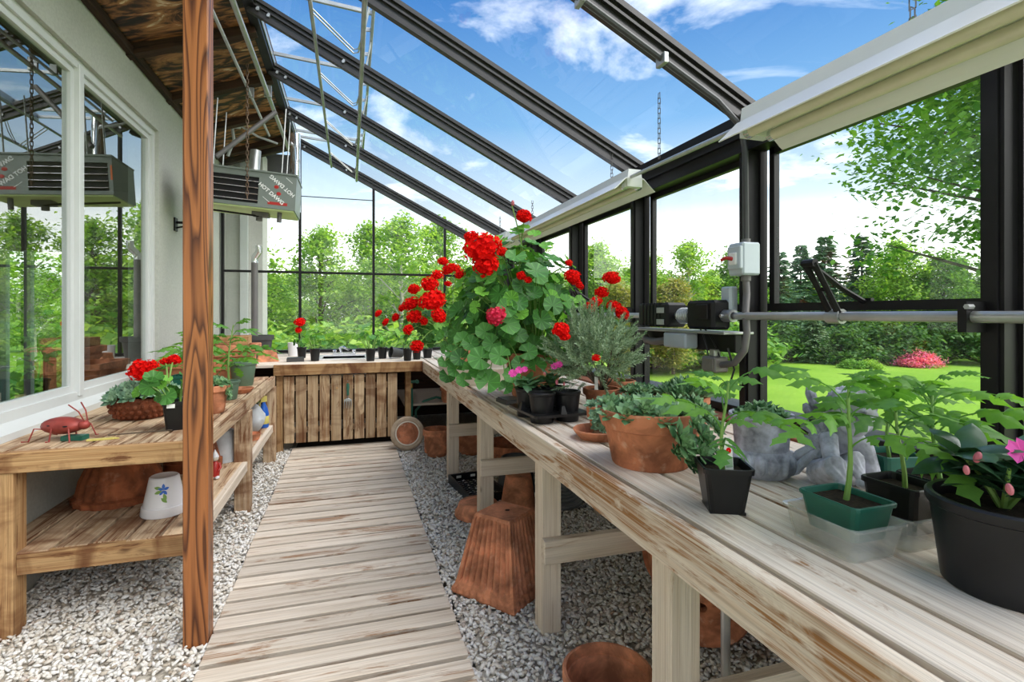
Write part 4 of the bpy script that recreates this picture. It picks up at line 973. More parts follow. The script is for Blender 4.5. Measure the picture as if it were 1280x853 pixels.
# big round black pot with impatiens
B = (1.145, .635, RB)
t = thing('potted_impatiens', 'dark-leaved impatiens in a big round black pot at the right end of the bench', 'plant', B)
round_pot(t, M['plastic'], .122, .098, .165, .12, .005, .84, n=44)
impatiens(t, (.02, .02, .13), .13, 70, .105, [(loc(1277, 566, .92, B), .026, 'f'), (loc(1222, 572, .92, B), .009, 'bud'), (loc(1208, 588, .9, B), .007, 'bud'), (loc(1262, 612, .84, B), .008, 'bud')], IL, 61)
# ================================================================== THINGS ON THE BACK BENCH
def nursery(B, rt, h, lab, seed, flowers=(), nl=14, rl=.035, crown=.10, mat='plastic'):
    t = thing('potted_geranium', lab, 'plant', B, group='black geranium pots on the sink bench'); round_pot(t, M[mat], rt, rt * .74, h, .1, .004, .88, n=20)
    geranium(t, (0, 0, h * .85), (0, 0, h + crown * .7), (crown, crown, crown * .8), nl, rl, [(loc(*p, B), q, FB[i % 3]) for i, (p, q) in enumerate(flowers)], seed, .6, -.5)
nursery((-.36, 5.92, RB), .056, .135, 'geranium without flowers in a black pot in front of the sink tap', 71, (), 16, .04, .13)
nursery((-.53, 6.38, RB), .056, .125, 'geranium with one red flower head in a black pot left of the sink', 72, [((375, 403, 5.75), .060), ((373, 413, 5.75), .034)], 10, .045, .10)
nursery((.205, 5.75, RB), .056, .135, 'leafy geranium in a black pot at the right edge of the sink', 73, (), 18, .042, .15)
nursery((.345, 6.02, RB), .056, .13, 'leafy geranium in a black pot just behind the one by the sink', 74, (), 14, .042, .13)
nursery((.585, 5.66, RB), .052, .135, 'small geranium in a black pot beside the tipped grey pot', 75, (), 10, .036, .10)
nursery((.70, 5.80, RB), .052, .11, 'small geranium in a black pot at the bench corner', 76, (), 10, .038, .12)
nursery((.84, 5.95, RB), .06, .11, 'geranium in the rearmost black pot in the bench corner', 77, (), 14, .045, .16)
t = thing('tipped_pot', 'empty grey plastic pot lying on its side on the sink bench', 'pot', (.50, 6.02, RB + .062), (0, R(80), R(200)))
MB().lathe([(.001, -.07), (.044, -.07), (.060, .06), (.064, .06), (.064, .072), (.056, .072), (.042, -.06), (.001, -.06)], 24).build('pot', M['darkgrey'], t, True)
t = thing('plastic_box', 'small flat black plastic box at the front of the sink bench', 'box', (-.555, 5.93, RB), R(5))
MB().box(-.085, .085, -.06, .06, .001, .035).box(-.08, .08, -.055, .055, .035, .045).build('box', M['darkgrey'], t)
t = thing('white_cup', 'white cup standing by the far glass behind the flat black box', 'cup', (-.66, 6.75, RB))
MB().lathe([(.001, 0), (.05, 0), (.06, .16), (.056, .16), (.047, .01), (.001, .01)], 20).build('cup', M['ceramic'], t, True)
t = thing('terracotta_pot', 'small square terracotta pot upside down beside the ribbed planter', 'pot', (-.84, 6.05, RB), R(10))
square_pot(t, M['terra3'], .16, .21, .16, .21, .12, 0, 'pot', .015)
t = thing('planter_bowl', 'wide black plastic bowl standing in the far left corner of the sink bench', 'bowl', (-1.02, 6.55, RB))
MB().lathe([(.001, 0), (.13, 0), (.16, .20), (.18, .21), (.18, .26), (.165, .26), (.15, .2), (.001, .18)], 28).build('bowl', M['darkgrey'], t, True)
# hand fork hanging on the cabinet door
t = thing('hand_fork', 'hand fork with a green handle hanging on the slatted cabinet door', 'tool', (-.025, 5.575, .385))
MB().lathe([(.001, .26), (.012, .255), (.016, .22), (.012, .17), (.014, .14), (.008, .135), (.001, .135)], 10).build('handle', M['hose'], t, True)
m = MB(); m.tube([(0, 0, .14), (0, .004, .10)], .007, 6)
for k in range(4): x = (k - 1.5) * .022; m.tube([(0, .004, .105), (x, .0, .085), (x, -.006, .04), (x * .95, .002, 0)], [.007, .006, .005, .002], 6)
m.box(-.036, .036, -.004, .004, .075, .095); m.build('fork_head', M['galv'], t, True)
MB().tube([(0, .02, .275), (0, -.004, .275), (0, -.004, .29)], .003, 5).build('hook', M['galv'], t)
# hose bib and hose
t = thing('garden_hose', 'green garden hose hanging from a tap in the open bay right of the cabinet', 'hose', (.60, 5.72, 0))
MB().tube([(-.03, -.03, .62), (.03, -.03, .62), (.09, -.03, .62)], .016, 8).tube([(.09, -.06, .62), (.09, 0, .62)], .02, 8).build('tap', M['hose'], t, True)
MB().tube([(.03, -.03, .60), (.03, -.03, .555)], .018, 10).build('connector', M['brass'], t, True)
m = MB(); hp = [(.03, -.03, .56), (.035, -.03, .40), (.03, -.03, .22), (.06, -.02, .12)] + [(.32 + .24 * math.cos(a), .10, .22 + .20 * math.sin(a)) for a in [PI * (1.1 + .2 * k) for k in range(11)]]
m.tube(hp, .014, 8); m.build('hose', M['hose'], t, True)

# ================================================================== THINGS ON THE LEFT BENCH
B = (-1.13, 3.44, LB)
t = thing('houseleek_basket', 'bumpy rust-brown clay basket planted with grey-green houseleeks and a red geranium', 'plant', B)
m = MB(); m.lathe([(.001, 0), (.105, 0), (.135, .035), (.148, .075), (.143, .115), (.133, .12), (.125, .10), (.001, .095)], 36)
for row in range(4):
    for k in range(26):
        a = 2 * PI * (k + .5 * (row % 2)) / 26; rr = (.125, .143, .148, .143)[row]; m.ball((rr * math.cos(a), rr * math.sin(a), .02 + .028 * row), .012, 6, 4)
m.build('basket', M['basket'], t, True)
MB().lathe([(.001, .105), (.12, .10)], 24).build('soil', M['soil'], t, True)
r_ = random.Random(9); sp = []
for k in range(22):
    rr = .15 * math.sqrt((k + .5) / 22); a = k * 2.39996; sp.append(((rr * math.cos(a), rr * math.sin(a), .17 - rr * .35 + r_.uniform(0, .03)), r_.uniform(.055, .08), (math.cos(a) * rr * 6, math.sin(a) * rr * 6 - .25, .8)))
rosettes(t, sp, ROG, 9)
put('flower_head', FB[0], t, loc(177, 463, 2.85, B), aim((0, -.5, .8)), .062); put('flower_head', FB[1], t, loc(188, 459, 2.85, B), aim((.2, -.5, .8)), .04)
MB().tube(curve((0, 0, .12), loc(178, 470, 2.87, B), .02), .004, 5).build('stem', M['stem'], t, True)
B = (-.85, 3.03, LB)
t = thing('potted_geranium', 'young geranium in a tall square black pot with a white label beside the wooden post', 'plant', B, R(12))
square_pot(t, M['plastic'], .105, .075, .105, .075, .145, .85)
put('label_card', cbox(.035, .002, .03, M['tag'], .0005), t, (-.015, -.056, .13), (R(-20), 0, 0))
geranium(t, (0, 0, .12), (-.03, 0, .21), (.13, .11, .10), 22, .045, [(loc(215, 452, 2.75, B), .026, FB[2]), (loc(224, 450, 2.75, B), .032, FB[0])], 81, .35, -.6)
B = (-1.05, 4.05, LB)
t = thing('tomato_seedling', 'tomato seedling in a green and white carton behind the houseleek basket', 'plant', B)
square_pot(t, M['greenpl'], .20, .18, .14, .13, .17, .85); MB().box(-.09, .09, -.078, -.071, .03, .10).build('white_band', M['tag'], t)
tomato(t, (-.03, 0, .14), .17, 6, .17, 82, (0, 0), 1.0, .3); tomato(t, (.06, 0, .14), .22, 6, .17, 83, (0, 0), 2.0, .3)
B = (-.785, 3.47, LB)
t = thing('potted_houseleek', 'spiky houseleek in a tapered terracotta pot right behind the wooden post', 'plant', B)
round_pot(t, M['terra'], .098, .068, .165, .24, .01, .92)
sp = [((math.cos(a) * .06, math.sin(a) * .06, .175), .055, (math.cos(a) * .7, math.sin(a) * .7, .9)) for a in [k * .785 for k in range(8)]] + [((0, 0, .19), .06, (0, 0, 1)), ((.085, -.03, .13), .04, (.9, -.3, .1)), ((.09, -.01, .10), .035, (.9, -.2, 0)), ((.085, .03, .15), .04, (.9, .2, .3))]
rosettes(t, sp, RO, 14)
B = (-.80, 3.98, LB)
t = thing('tomato_seedling', 'leggy tomato seedling in a grey-green pot behind the spiky houseleek', 'plant', B)
round_pot(t, M['sage'], .075, .055, .13, .15, .005, .88); tomato(t, (0, 0, .11), .40, 10, .23, 84, (.02, .02), .5, .15)
t = thing('tomato_seedling', 'tomato seedling in a dark pot at the wall side behind the wooden post', 'plant', (-1.10, 4.45, LB))
round_pot(t, M['plastic'], .075, .055, .13, .1, .004, .88); tomato(t, (0, 0, .11), .30, 8, .24, 85, (-.02, 0), 2.5, .2)
B = (-.79, 4.28, LB)
t = thing('clay_saucer', 'terracotta saucer at the front edge of the left bench', 'saucer', B)
MB().lathe([(.001, .001), (.075, .001), (.10, .028), (.104, .034), (.098, .036), (.07, .010), (.001, .010)], 28).build('saucer', M['terra2'], t, True)
B = (-.84, 4.72, LB)
t = thing('sage_pot', 'sage green plastic pot with a few leaves standing before the ribbed planter', 'plant', B)
round_pot(t, M['sage'], .105, .075, .195, .14, .005, .88); tomato(t, (0, 0, .17), .12, 5, .16, 86, (.02, 0), 1.2, .2)
B = (-.99, 5.12, LB)
t = thing('ribbed_planter', 'large square terracotta planter with stepped rims at the far end of the left bench', 'planter', B)
def sqring(w, z, r=.02): return rrect(w, w, z, r)
m = MB(); loft(m, [sqring(.30, .001), sqring(.315, .10), sqring(.335, .105), sqring(.335, .125), sqring(.32, .13), sqring(.33, .215), sqring(.36, .22), sqring(.36, .245), sqring(.345, .25), sqring(.35, .265), sqring(.40, .27), sqring(.405, .315), sqring(.39, .32), sqring(.35, .315), sqring(.33, .25)])
m.build('planter', M['terra3'], t)
t2 = thing('wooden_tray', 'pale wooden box resting on the ribbed planter', 'box', (-1.0, 5.14, LB + .321), R(4))
m = MB(); m.box(-.14, .14, -.15, .15, .0, .02); m.box(-.14, .14, -.15, -.135, .02, .07); m.box(-.14, .14, .135, .15, .02, .07); m.box(-.14, -.125, -.135, .135, .02, .07); m.box(.125, .14, -.135, .135, .02, .07); m.build('box', M['lface'], t2)
t = thing('terracotta_planter', 'low terracotta trough beside the wall behind the tomato seedlings', 'planter', (-1.32, 4.75, LB), 0)
m = MB(); loft(m, [rrect(.20, .5, .001, .02), rrect(.24, .54, .17, .02), rrect(.28, .58, .175, .02), rrect(.28, .58, .22, .02), rrect(.24, .54, .22, .02), rrect(.22, .5, .15, .02)]); m.build('trough', M['terra'], t)
# ladybird ornament
B = (-1.285, 2.95, LB)
t = thing('ladybird_ornament', 'red painted tin ladybird ornament with wire legs on the left bench', 'ornament', B, R(-18))
m = MB(); m.ball((0, 0, .062), .08, 18, 10, (1.2, .75, .5)); m.build('shell', M['bug'], t, True)
MB().ball((.098, 0, .065), .024, 12, 8, (1.1, 1, .9)).build('head', M['bug'], t, True)
m = MB()
for k, (x, y) in enumerate(((.03, -.03), (-.02, -.05), (.05, -.046), (.03, .036), (-.02, .05))): m.ball((x, y, .062 + .031 * math.sqrt(max(.02, 1 - (x / .086) ** 2 - (y / .054) ** 2))), .011, 8, 5, (1, 1, .35))
m.build('spot', M['black'], t, True)
for sd in (-1, 1):
    for k, x in enumerate((-.05, 0, .05)):
        MB().tube([(x, sd * .03, .05), (x + (k - 1) * .03, sd * .062, .058), (x + (k - 1) * .045, sd * .074, .002), (x + (k - 1) * .06 - .01, sd * .082, .003)], .0035, 6).build('leg', M['bug'], t, True)
    MB().tube([(.11, sd * .008, .078), (.09, sd * .02, .13), (.055, sd * .035, .165)], .003, 6).build('antenna', M['bug'], t, True)
t = thing('green_sponge', 'dark green plastic block lying under the ladybird ornament', 'block', (-1.22, 2.905, LB), R(-12))
MB().box(-.045, .045, -.025, .025, .001, .022).build('block', M['greenpl'], t)
t = thing('yellow_marker', 'yellow plastic plant marker lying flat on the left bench', 'plant tag', (-1.10, 2.865, LB), R(8))
MB().box(-.055, .045, -.012, .012, .001, .008).prism([(.045, .001), (.065, .001), (.065, .003), (.045, .008)], -.008, .008).build('marker', M['yellow'], t)
t = thing('thin_stick', 'thin dark stick lying across the left bench planks', 'stick', (-.97, 2.97, LB + .004), R(8))
MB().tube([(-.14, 0, 0), (0, .006, 0), (.12, 0, 0)], .003, 5).build('stick', M['bark'], t)
# lower shelf
SH = .331
B = (-1.22, 3.42, SH)
t = thing('fluted_bowl', 'big dark terracotta fluted bowl upside down on the lower left shelf', 'bowl', B)
def flute(a): return 1 + .025 * math.cos(a * 18)
MB().lathe([(.19, 0), (.215, 0), (.22, .03), (.20, .04), (.185, .12), (.15, .20), (.10, .245), (.001, .25)], 108, sq=flute).build('bowl', M['terrad'], t, True)
B = (-.915, 3.09, SH)
t = thing('painted_pot', 'white glazed pot upside down with a painted blue flower on the lower left shelf', 'pot', B)
MB().lathe([(.085, 0), (.103, 0), (.105, .004), (.100, .043), (.094, .046), (.066, .185), (.060, .19), (.05, .186), (.001, .184)], 36).build('pot', M['ceramic'], t, True)
def on_pot(da, z, dz, wid, ln, mat, tilt, nm):
    # leaf-shaped glaze mark following the tapering wall
    m = MB(); v = []
    for i in range(7):
        q = i / 6; w = wid * math.sin(PI * (q * .9 + .05))
        for s_ in (-1, 1):
            y_ = (q - .5) * ln; x_ = s_ * w; xx = x_ * math.cos(tilt) - y_ * math.sin(tilt); zz = x_ * math.sin(tilt) + y_ * math.cos(tilt)
            rad = .094 - (z + zz - .046) * (.028 / .139) + .0006; a = da + xx / rad; v.append((rad * math.cos(a), rad * math.sin(a), z + zz))
    m.add(v, [(2*i, 2*i+1, 2*i+3, 2*i+2) for i in range(6)]).build(nm, mat, t)
fa = R(-78)
for k in range(5): on_pot(fa + .02 + .16 * math.cos(k * 1.257 + .3) , .135 + .016 * math.sin(k * 1.257 + .3), 0, .007, .026, M['blue'], k * 1.257 + .3 - PI / 2, 'painted_petal')
for da, z, tl_ in ((-.30, .145, 1.4), (-.26, .125, 1.9), (.10, .10, .3), (.06, .085, .8)): on_pot(fa + da, z, 0, .008, .034, M['stem'], tl_, 'painted_leaf')
on_pot(fa + .02, .135, 0, .005, .010, M['yellow'], 0, 'painted_centre')
t = thing('brown_pot', 'dark brown glazed pot upside down at the back of the lower left shelf', 'pot', (-1.0, 3.95, SH))
MB().lathe([(.15, 0), (.17, 0), (.17, .05), (.155, .055), (.12, .20), (.10, .215), (.001, .21)], 30).build('pot', M['terrad'], t, True)
def figurine(B, lab, cols, h):
    t = thing('figurine', lab, 'figurine', B); s_ = h / .22
    MB().ball((-.02 * s_, -.02 * s_, .014 * s_), .018 * s_, 8, 6, (1, 1.5, .75)).ball((.02 * s_, -.02 * s_, .014 * s_), .018 * s_, 8, 6, (1, 1.5, .75)).build('shoe', M[cols[0]], t, True)
    MB().lathe([(.001, .02 * s_), (.03 * s_, .02 * s_), (.036 * s_, .06 * s_), (.030 * s_, .12 * s_), (.014 * s_, .14 * s_), (.001, .142 * s_)], 14).build('body', M[cols[1]], t, True)
    m = MB()
    for sd in (-1, 1): m.tube([(sd * .028 * s_, 0, .125 * s_), (sd * .042 * s_, -.012 * s_, .09 * s_), (sd * .03 * s_, -.03 * s_, .07 * s_)], [.011 * s_, .01 * s_, .008 * s_], 8)
    m.build('arms', M[cols[1]], t, True)
    hd = MB().ball((0, 0, .165 * s_), .026 * s_, 12, 8).ball((0, -.025 * s_, .162 * s_), .006 * s_, 6, 4).build('head', M['basin'], t, True)
    MB().lathe([(.03 * s_, .175 * s_), (.024 * s_, .19 * s_), (.001, .235 * s_)], 12).build('hat', M[cols[2]], t, True)
figurine((-.845, 3.40, SH), 'small painted garden figurine standing behind the wooden post on the lower shelf', ('ceramic', 'yellow', 'red'), .20)
figurine((-.80, 3.62, SH), 'small red and white figurine just right of the wooden post on the lower shelf', ('ceramic', 'red', 'ceramic'), .17)
figurine((-.88, 4.50, SH), 'garden figurine with green boots standing beside the white textured pot', ('stem', 'leather', 'sage'), .30)
B = (-.845, 4.07, SH)
t = thing('textured_pot', 'white basket-textured pot upside down on the lower left shelf', 'pot', B)
m = MB(); pr = [(.08, 0), (.10, 0)]
for k in range(9): z = .01 + k * .021; pr += [(.102 - z * .16, z), (.098 - z * .16, z + .012)]
m.lathe(pr + [(.06, .21), (.001, .21)], 40, sq=lambda a: 1 + .012 * math.cos(a * 20)); m.build('pot', M['rag'], t, True)
t = thing('cloth_bundle', 'crumpled pale grey cloth bundle on the lower left shelf behind the bench leg', 'cloth', (-.80, 4.93, SH))
m = MB(); m.ball((0, 0, .115), .115, 20, 14, (.8, .9, 1))
for i, p in enumerate(m.v): k = 1 + .18 * mnoise.noise(Vector(p) * 14); m.v[i] = (p[0] * k, p[1] * k, max(.001, p[2] * k))
m.build('cloth', M['rag'], t, True)
t = thing('clay_dish', 'shallow clay dish with a pale rim at the front of the lower left shelf', 'dish', (-.77, 4.66, SH))
MB().lathe([(.001, .001), (.06, .001), (.075, .05), (.07, .052), (.055, .008), (.001, .008)], 24).build('dish', M['terra3'], t, True)
def spray(B, lab, body, head, ht):
    t = thing('spray_bottle', lab, 'bottle', B, R(40)); s_ = ht / .26
    MB().lathe([(.001, 0), (.036*s_, 0), (.04*s_, .008*s_), (.04*s_, .11*s_), (.03*s_, .15*s_), (.015*s_, .185*s_), (.013*s_, .20*s_), (.001, .20*s_)], 20, sq=lambda a: 1 - .15 * abs(math.sin(a))).build('bottle', M[body], t, True)
    MB().box(-.03*s_, .02*s_, -.012*s_, .012*s_, .20*s_, .245*s_).box(-.05*s_, -.03*s_, -.006*s_, .006*s_, .225*s_, .24*s_).build('nozzle', M[head], t)
    MB().tube([(-.022*s_, 0, .205*s_), (-.035*s_, 0, .18*s_), (-.03*s_, 0, .165*s_)], .005*s_, 6).build('trigger', M[head], t)
    MB().lathe([(.0405*s_, .03*s_), (.0412*s_, .031*s_), (.0412*s_, .09*s_), (.0405*s_, .091*s_)], 20, sq=lambda a: 1 - .15 * abs(math.sin(a))).build('wrapper', M['yellow'] if body == 'blue' else M['stem'], t, True)
spray((-.745, 5.13, SH), 'blue spray bottle with a yellow nozzle at the far end of the lower left shelf', 'blue', 'yellow', .30)
spray((-.80, 5.25, SH), 'white spray bottle with a green label behind the blue one', 'ceramic', 'stem', .27)

# ================================================================== THINGS ON THE FLOOR UNDER THE RIGHT BENCH
FZ = -.015
B = (.545, 5.27, FZ + .003)
t = thing('stepping_stone', 'round buff stepping stone with a swirled brown centre leaning by the cabinet', 'stone', B, (R(-12), 0, R(-4)))
Mx = Matrix.Translation((0, 0, .168)) @ Matrix.Rotation(R(90), 4, 'X')
MB().lathe([(.001, -.035), (.155, -.035), (.166, -.02), (.168, .0), (.166, .02), (.150, .035), (.128, .036), (.125, .030), (.001, .030)], 48, M=Mx).build('slab', M['disc'], t, True)
MB().lathe([(.001, .034), (.105, .033), (.108, .030)], 40, M=Mx).build('brown_centre', M['terra2'], t, True)
MB().lathe([(.108, .030), (.110, .036), (.118, .036), (.120, .030)], 40, M=Mx).build('ochre_ring', M['yellow'] if 0 else M['basin'], t, True)
def clay(B, rt, rb, h, lab, mat='terra', up=True, n=36):
    t = thing('terracotta_pot', lab, 'pot', B)
    if up: MB().lathe(pot_profile(rt, rb, h, .24, .012, .013, .15), n).build('pot', M[mat], t, True)
    else: MB().lathe([(rt - .016, 0), (rt, 0), (rt, h * .22), (rt - .012, h * .23), (rb, h - .004), (rb - .005, h), (.012, h), (.010, h - .01), (.001, h - .01)], n).build('pot', M[mat], t, True)
    return t
clay((.80, 5.02, FZ), .135, .09, .26, 'upright terracotta pot on the gravel beside the round stepping stone')
clay((1.13, 5.0, FZ), .15, .10, .24, 'wide terracotta pot on the gravel behind the second bench leg from the cabinet')
clay((1.05, 5.75, FZ), .10, .07, .17, 'small terracotta pot standing back in the dark corner under the bench').location.z = .371
clay((1.33, 4.30, FZ), .23, .17, .26, 'broad terracotta bowl under the bench behind the leg with a brace', 'terra2')
clay((1.07, 3.30, FZ), .135, .085, .30, 'plain terracotta pot upside down behind the fluted square pot', 'terra3', False)
clay((.84, 1.60, FZ), .155, .11, .15, 'upright terracotta pot at the bottom edge in front of the near bench leg', 'terra3')
t = thing('clay_saucer', 'terracotta saucer upside down on the gravel around the bench leg', 'saucer', (.83, 3.45, FZ))
MB().lathe([(.13, 0), (.155, 0), (.160, .012), (.157, .030), (.150, .034), (.13, .085), (.122, .09), (.001, .09)], 40).build('saucer', M['terra3'], t, True)
t = thing('bucket', 'dark grey plastic bucket upside down under the right bench', 'bucket', (1.23, 3.85, FZ))
MB().lathe([(.13, 0), (.155, 0), (.158, .02), (.145, .03), (.12, .25), (.11, .26), (.10, .245), (.001, .245)], 36).build('bucket', M['darkgrey'], t, True)
B = (.93, 3.92, FZ)
t = thing('seedling_tray', 'black plastic mesh seedling tray lying on the gravel under the bench', 'tray', B, R(6))
m = MB()
for k in range(7): x = -.13 + .26 * k / 6; m.box(x - .006, x + .006, -.26, .26, .004, .010)
for k in range(14): y = -.26 + .52 * k / 13; m.box(-.13, .13, y - .006, y + .006, .004, .010)
m.build('mesh_base', M['plastic'], t)
for x0, x1, y0, y1 in ((-.145, -.13, -.275, .275), (.13, .145, -.275, .275), (-.13, .13, -.275, -.26), (-.13, .13, .26, .275)): MB().box(x0, x1, y0, y1, .0, .065).build('side', M['plastic'], t)
for k in (-1, 1): MB().box(k * .06 - .02, k * .06 + .02, .258, .2765, .03, .05).build('slot_label', M['tag'], t)
# square fluted pot upside down
B = (.735, 2.49, FZ)
t = thing('square_pot', 'tall square fluted terracotta pot upside down in front of the bench leg', 'pot', B, R(38))
def fl_ring(w, z, dep):
    h = w / 2; pts = []; n = 72
    for sx, sy, dx, dy in ((-1, -1, 1, 0), (1, -1, 0, 1), (1, 1, -1, 0), (-1, 1, 0, -1)):
        for i in range(n):
            q = i / n; ins = dep * (1 - abs(math.sin(PI * ((q - .06) / .88) * 8))) if .06 < q < .94 else 0
            x = sx * h + dx * w * q; y = sy * h + dy * w * q; nx, ny = -dy, dx; pts.append((x + nx * ins, y + ny * ins, z))
    return pts
m = MB(); loft(m, [fl_ring(.36, 0, 0), fl_ring(.375, .012, .006), fl_ring(.372, .03, .009), fl_ring(.352, .045, .002), fl_ring(.346, .055, 0), fl_ring(.335, .075, .020), fl_ring(.225, .355, .014), fl_ring(.215, .372, 0), fl_ring(.20, .385, 0)])
m.build('pot', M['terra'], t)
MB().lathe([(.001, .0), (.012, .0)], 16).build('drain_hole', M['soil'], t, False, (.01, -.01, .3858))
# ribbed disc leaning on the back leg
t = thing('ribbed_disc', 'round grey metal lid with concentric ribs leaning under the bench', 'lid', (1.42, 3.34, FZ), (R(-10), 0, R(-18)))
pr = [(.001, -.008), (.20, -.008), (.205, 0)]
for k in range(8): r0 = .195 - k * .024; pr += [(r0, .004), (r0 - .008, .012), (r0 - .014, .012), (r0 - .02, .003)]
MB().lathe(pr + [(.001, .004)], 44, M=Matrix.Translation((0, 0, .205)) @ Matrix.Rotation(R(90), 4, 'X')).build('lid', M['rib'], t, True)
# big pot on its side
t = thing('terracotta_pot', 'huge weathered terracotta pot lying on its side under the near end of the bench', 'pot', (1.42, 1.86, FZ + .262), (R(-80), 0, R(-38)))
MB().lathe([(.02, -.20), (.17, -.20), (.18, -.19), (.235, .10), (.24, .11), (.262, .115), (.262, .20), (.24, .20), (.22, .09), (.165, -.17), (.02, -.17), (.02, -.20)], 44).build('pot', M['terra2'], t, True)
t = thing('steel_pipe', 'thin grey steel pipe propping the near end of the right bench', 'pipe', (1.075, 1.30, FZ))
MB().tube([(0, 0, 0), (0, 0, RB - .03 - FZ)], .014, 12).build('pipe', M['pipe'], t, True)
MB().lathe([(.001, 0), (.03, 0), (.03, .005), (.015, .008)], 14).build('base', M['pipe'], t)

# ================================================================== HARDWARE ON THE RIGHT WALL
PX, PZ = 1.735, 1.342
t = thing('drive_shaft', 'long galvanised steel pipe running along the right glass wall', 'pipe')
MB().tube([(PX, -1.0, PZ), (PX, 2.10, PZ)], .0175, 14).build('shaft', M['pipe'], t, True)
MB().tube([(PX, 2.76, PZ), (PX, 4.0, PZ)], .0175, 14).build('shaft', M['pipe'], t, True)
for y in (.55, 1.06, 3.07, 4.0):
    MB().box(PX - .03, 1.80, y - .012, y + .012, PZ - .045, PZ + .045).build('bracket', M['black'], t)
    MB().tube([(PX - .035, y - .014, PZ + .03), (PX - .01, y - .014, PZ + .03)], .008, 6).build('bolt', M['galv'], t)
def arm(y, lab):
    t = thing('vent_arm', lab, 'opener arm', (PX, y, PZ), group='vent opener arms')
    m = MB(); tp = (-.125, 0, .195)
    for s_ in (-.018, .018): m.tube([(0, s_, .0), (-.06 + .0, s_, .10), (tp[0], s_, tp[2])], [.014, .010, .013], 6)
    m.tube([(-.055, -.018, .10), (-.055, .018, .10)], .008, 6); m.tube([(tp[0], -.026, tp[2]), (tp[0], .026, tp[2])], .015, 8)
    m.build('crank', M['black'], t, True)
    MB().tube([tp, (.03, 0, .105), (.155, 0, .05)], .010, 6).build('link', M['black'], t, True)
    MB().lathe([(.019, -.028), (.028, -.028), (.028, .028), (.019, .028)], 14, M=Matrix.Rotation(R(90), 4, 'X')).build('collar', M['galv'], t, True)
    MB().box(.148, .165, -.022, .022, .03, .07).build('hinge', M['black'], t)
arm(1.50, 'black forked vent opener arm on the pipe in the nearest glass bay')
arm(3.62, 'black forked vent opener arm on the pipe behind the rosemary')
# gear motor
t = thing('gear_motor', 'black electric gear motor with two housings driving the wall pipe', 'motor', (PX - .01, 2.42, PZ))
def rbox(name, c, s_, mat, par, ch=.008): return put(name, cbox(*s_, M[mat], ch), par, c)
rbox('motor_housing', (-.01, .19, .005), (.13, .30, .135), 'black', t, .014)
m = MB()
for k in range(6): m.box(-.078, .058, .105 + k * .035, .113 + k * .035, -.056, .070)
m.build('cooling_fin', M['black'], t)
rbox('gearbox', (-.01, -.22, .005), (.11, .21, .145), 'black', t, .014); rbox('gear_cover', (-.065, -.25, .02), (.02, .09, .075), 'black', t, .006)
m = MB()
for k in range(6): m.tube([(-.01 + .038 * math.cos(a), -.008 - .016 * k, .0 + .038 * math.sin(a)) for a in [i * PI / 8 for i in range(17)]], .006, 6)
m.tube([(-.01, .07, 0), (-.01, -.19, 0)], .02, 10); m.build('coupling', M['galv'], t, True)
m = MB(); m.lathe([(.018, -.03), (.03, -.03), (.03, .03), (.018, .03)], 14, M=Matrix.Translation((0, -.36, 0)) @ Matrix.Rotation(R(90), 4, 'X')); m.tube([(-.045, -.35, 0), (.02, -.35, 0)], .008, 6); m.build('shaft_collar', M['galv'], t, True)
lb = rbox('name_plate', (-.078, .10, .03), (.004, .07, .03), 'label', t, .001); rbox('name_plate', (-.078, .10, -.035), (.004, .07, .03), 'label', t, .001)
t = thing('motor_shelf', 'flat black steel bracket shelf carrying the gear motor between two posts', 'bracket', (PX, 2.42, PZ - .075))
board('top_plate', -.09, .08, -.42, .50, -.012, -.0, M['galv'], t); board('side_rail', -.01, .03, -.40, .40, -.10, -.012, M['black'], t)
rbox('grey_cover', (-.05, -.03, -.055), (.08, .20, .08), 'greyplast', t); m = MB(); m.tube([(-.05, .35, -.02), (-.05, .30, -.07), (-.05, .20, -.075), (-.05, .08, -.06)], .022, 10); m.build('elbow', M['cable'], t, True)
# switch box, conduits and junction box
B = (1.75, 1.99, 1.605)
t = thing('switch_box', 'light grey electrical switch box with a red lever on the glazing post', 'switch box', B)
rbox('enclosure', (0, 0, 0), (.10, .10, .15), 'greyplast', t); rbox('face_plate', (-.055, -.005, .005), (.02, .085, .105), 'greyplast', t); rbox('switch_bezel', (-.068, -.005, .0), (.012, .045, .055), 'white', t, .004)
m = MB(); m.tube([(-.07, -.005, 0), (-.095, .01, .005), (-.105, .03, -.004)], [.010, .008, .007], 8); m.build('lever', M['red'], t, True)
MB().tube([(.01, 0, -.075), (.01, 0, -.10)], .022, 12).build('gland', M['cable'], t, True); MB().tube([(.01, 0, .075), (.01, 0, .095)], .02, 12).build('gland', M['cable'], t, True)
t = thing('junction_box', 'small tan cast-metal junction box hanging below the motor shelf', 'junction box', (1.715, 2.15, 1.105))
rbox('box', (0, 0, 0), (.08, .10, .075), 'tan_metal', t, .006); rbox('cover', (-.043, 0, 0), (.008, .08, .06), 'tan_metal', t, .003); rbox('terminal', (0, .0, .055), (.04, .04, .035), 'pipe', t, .004)
t = thing('flexible_conduit', 'thick grey flexible conduit looping from the switch box down to the junction box', 'cable', (1.76, 1.99, 1.505))
cpts = [(0, 0, 0), (0, -.005, -.06), (-.02, -.02, -.15), (-.03, -.04, -.24), (-.035, -.03, -.32), (-.04, .03, -.385), (-.045, .11, -.40)]
sm_ = []
for i in range(len(cpts) - 1):
    for q in (0, .25, .5, .75): sm_.append(Vector(cpts[i]).lerp(Vector(cpts[i+1]), q))
MB().tube(sm_ + [Vector(cpts[-1])], .016, 10).build('conduit', M['cable'], t, True)
t = thing('motor_wiring', 'thin black wires hanging from the gear motor', 'cable', (1.70, 2.24, 1.29))
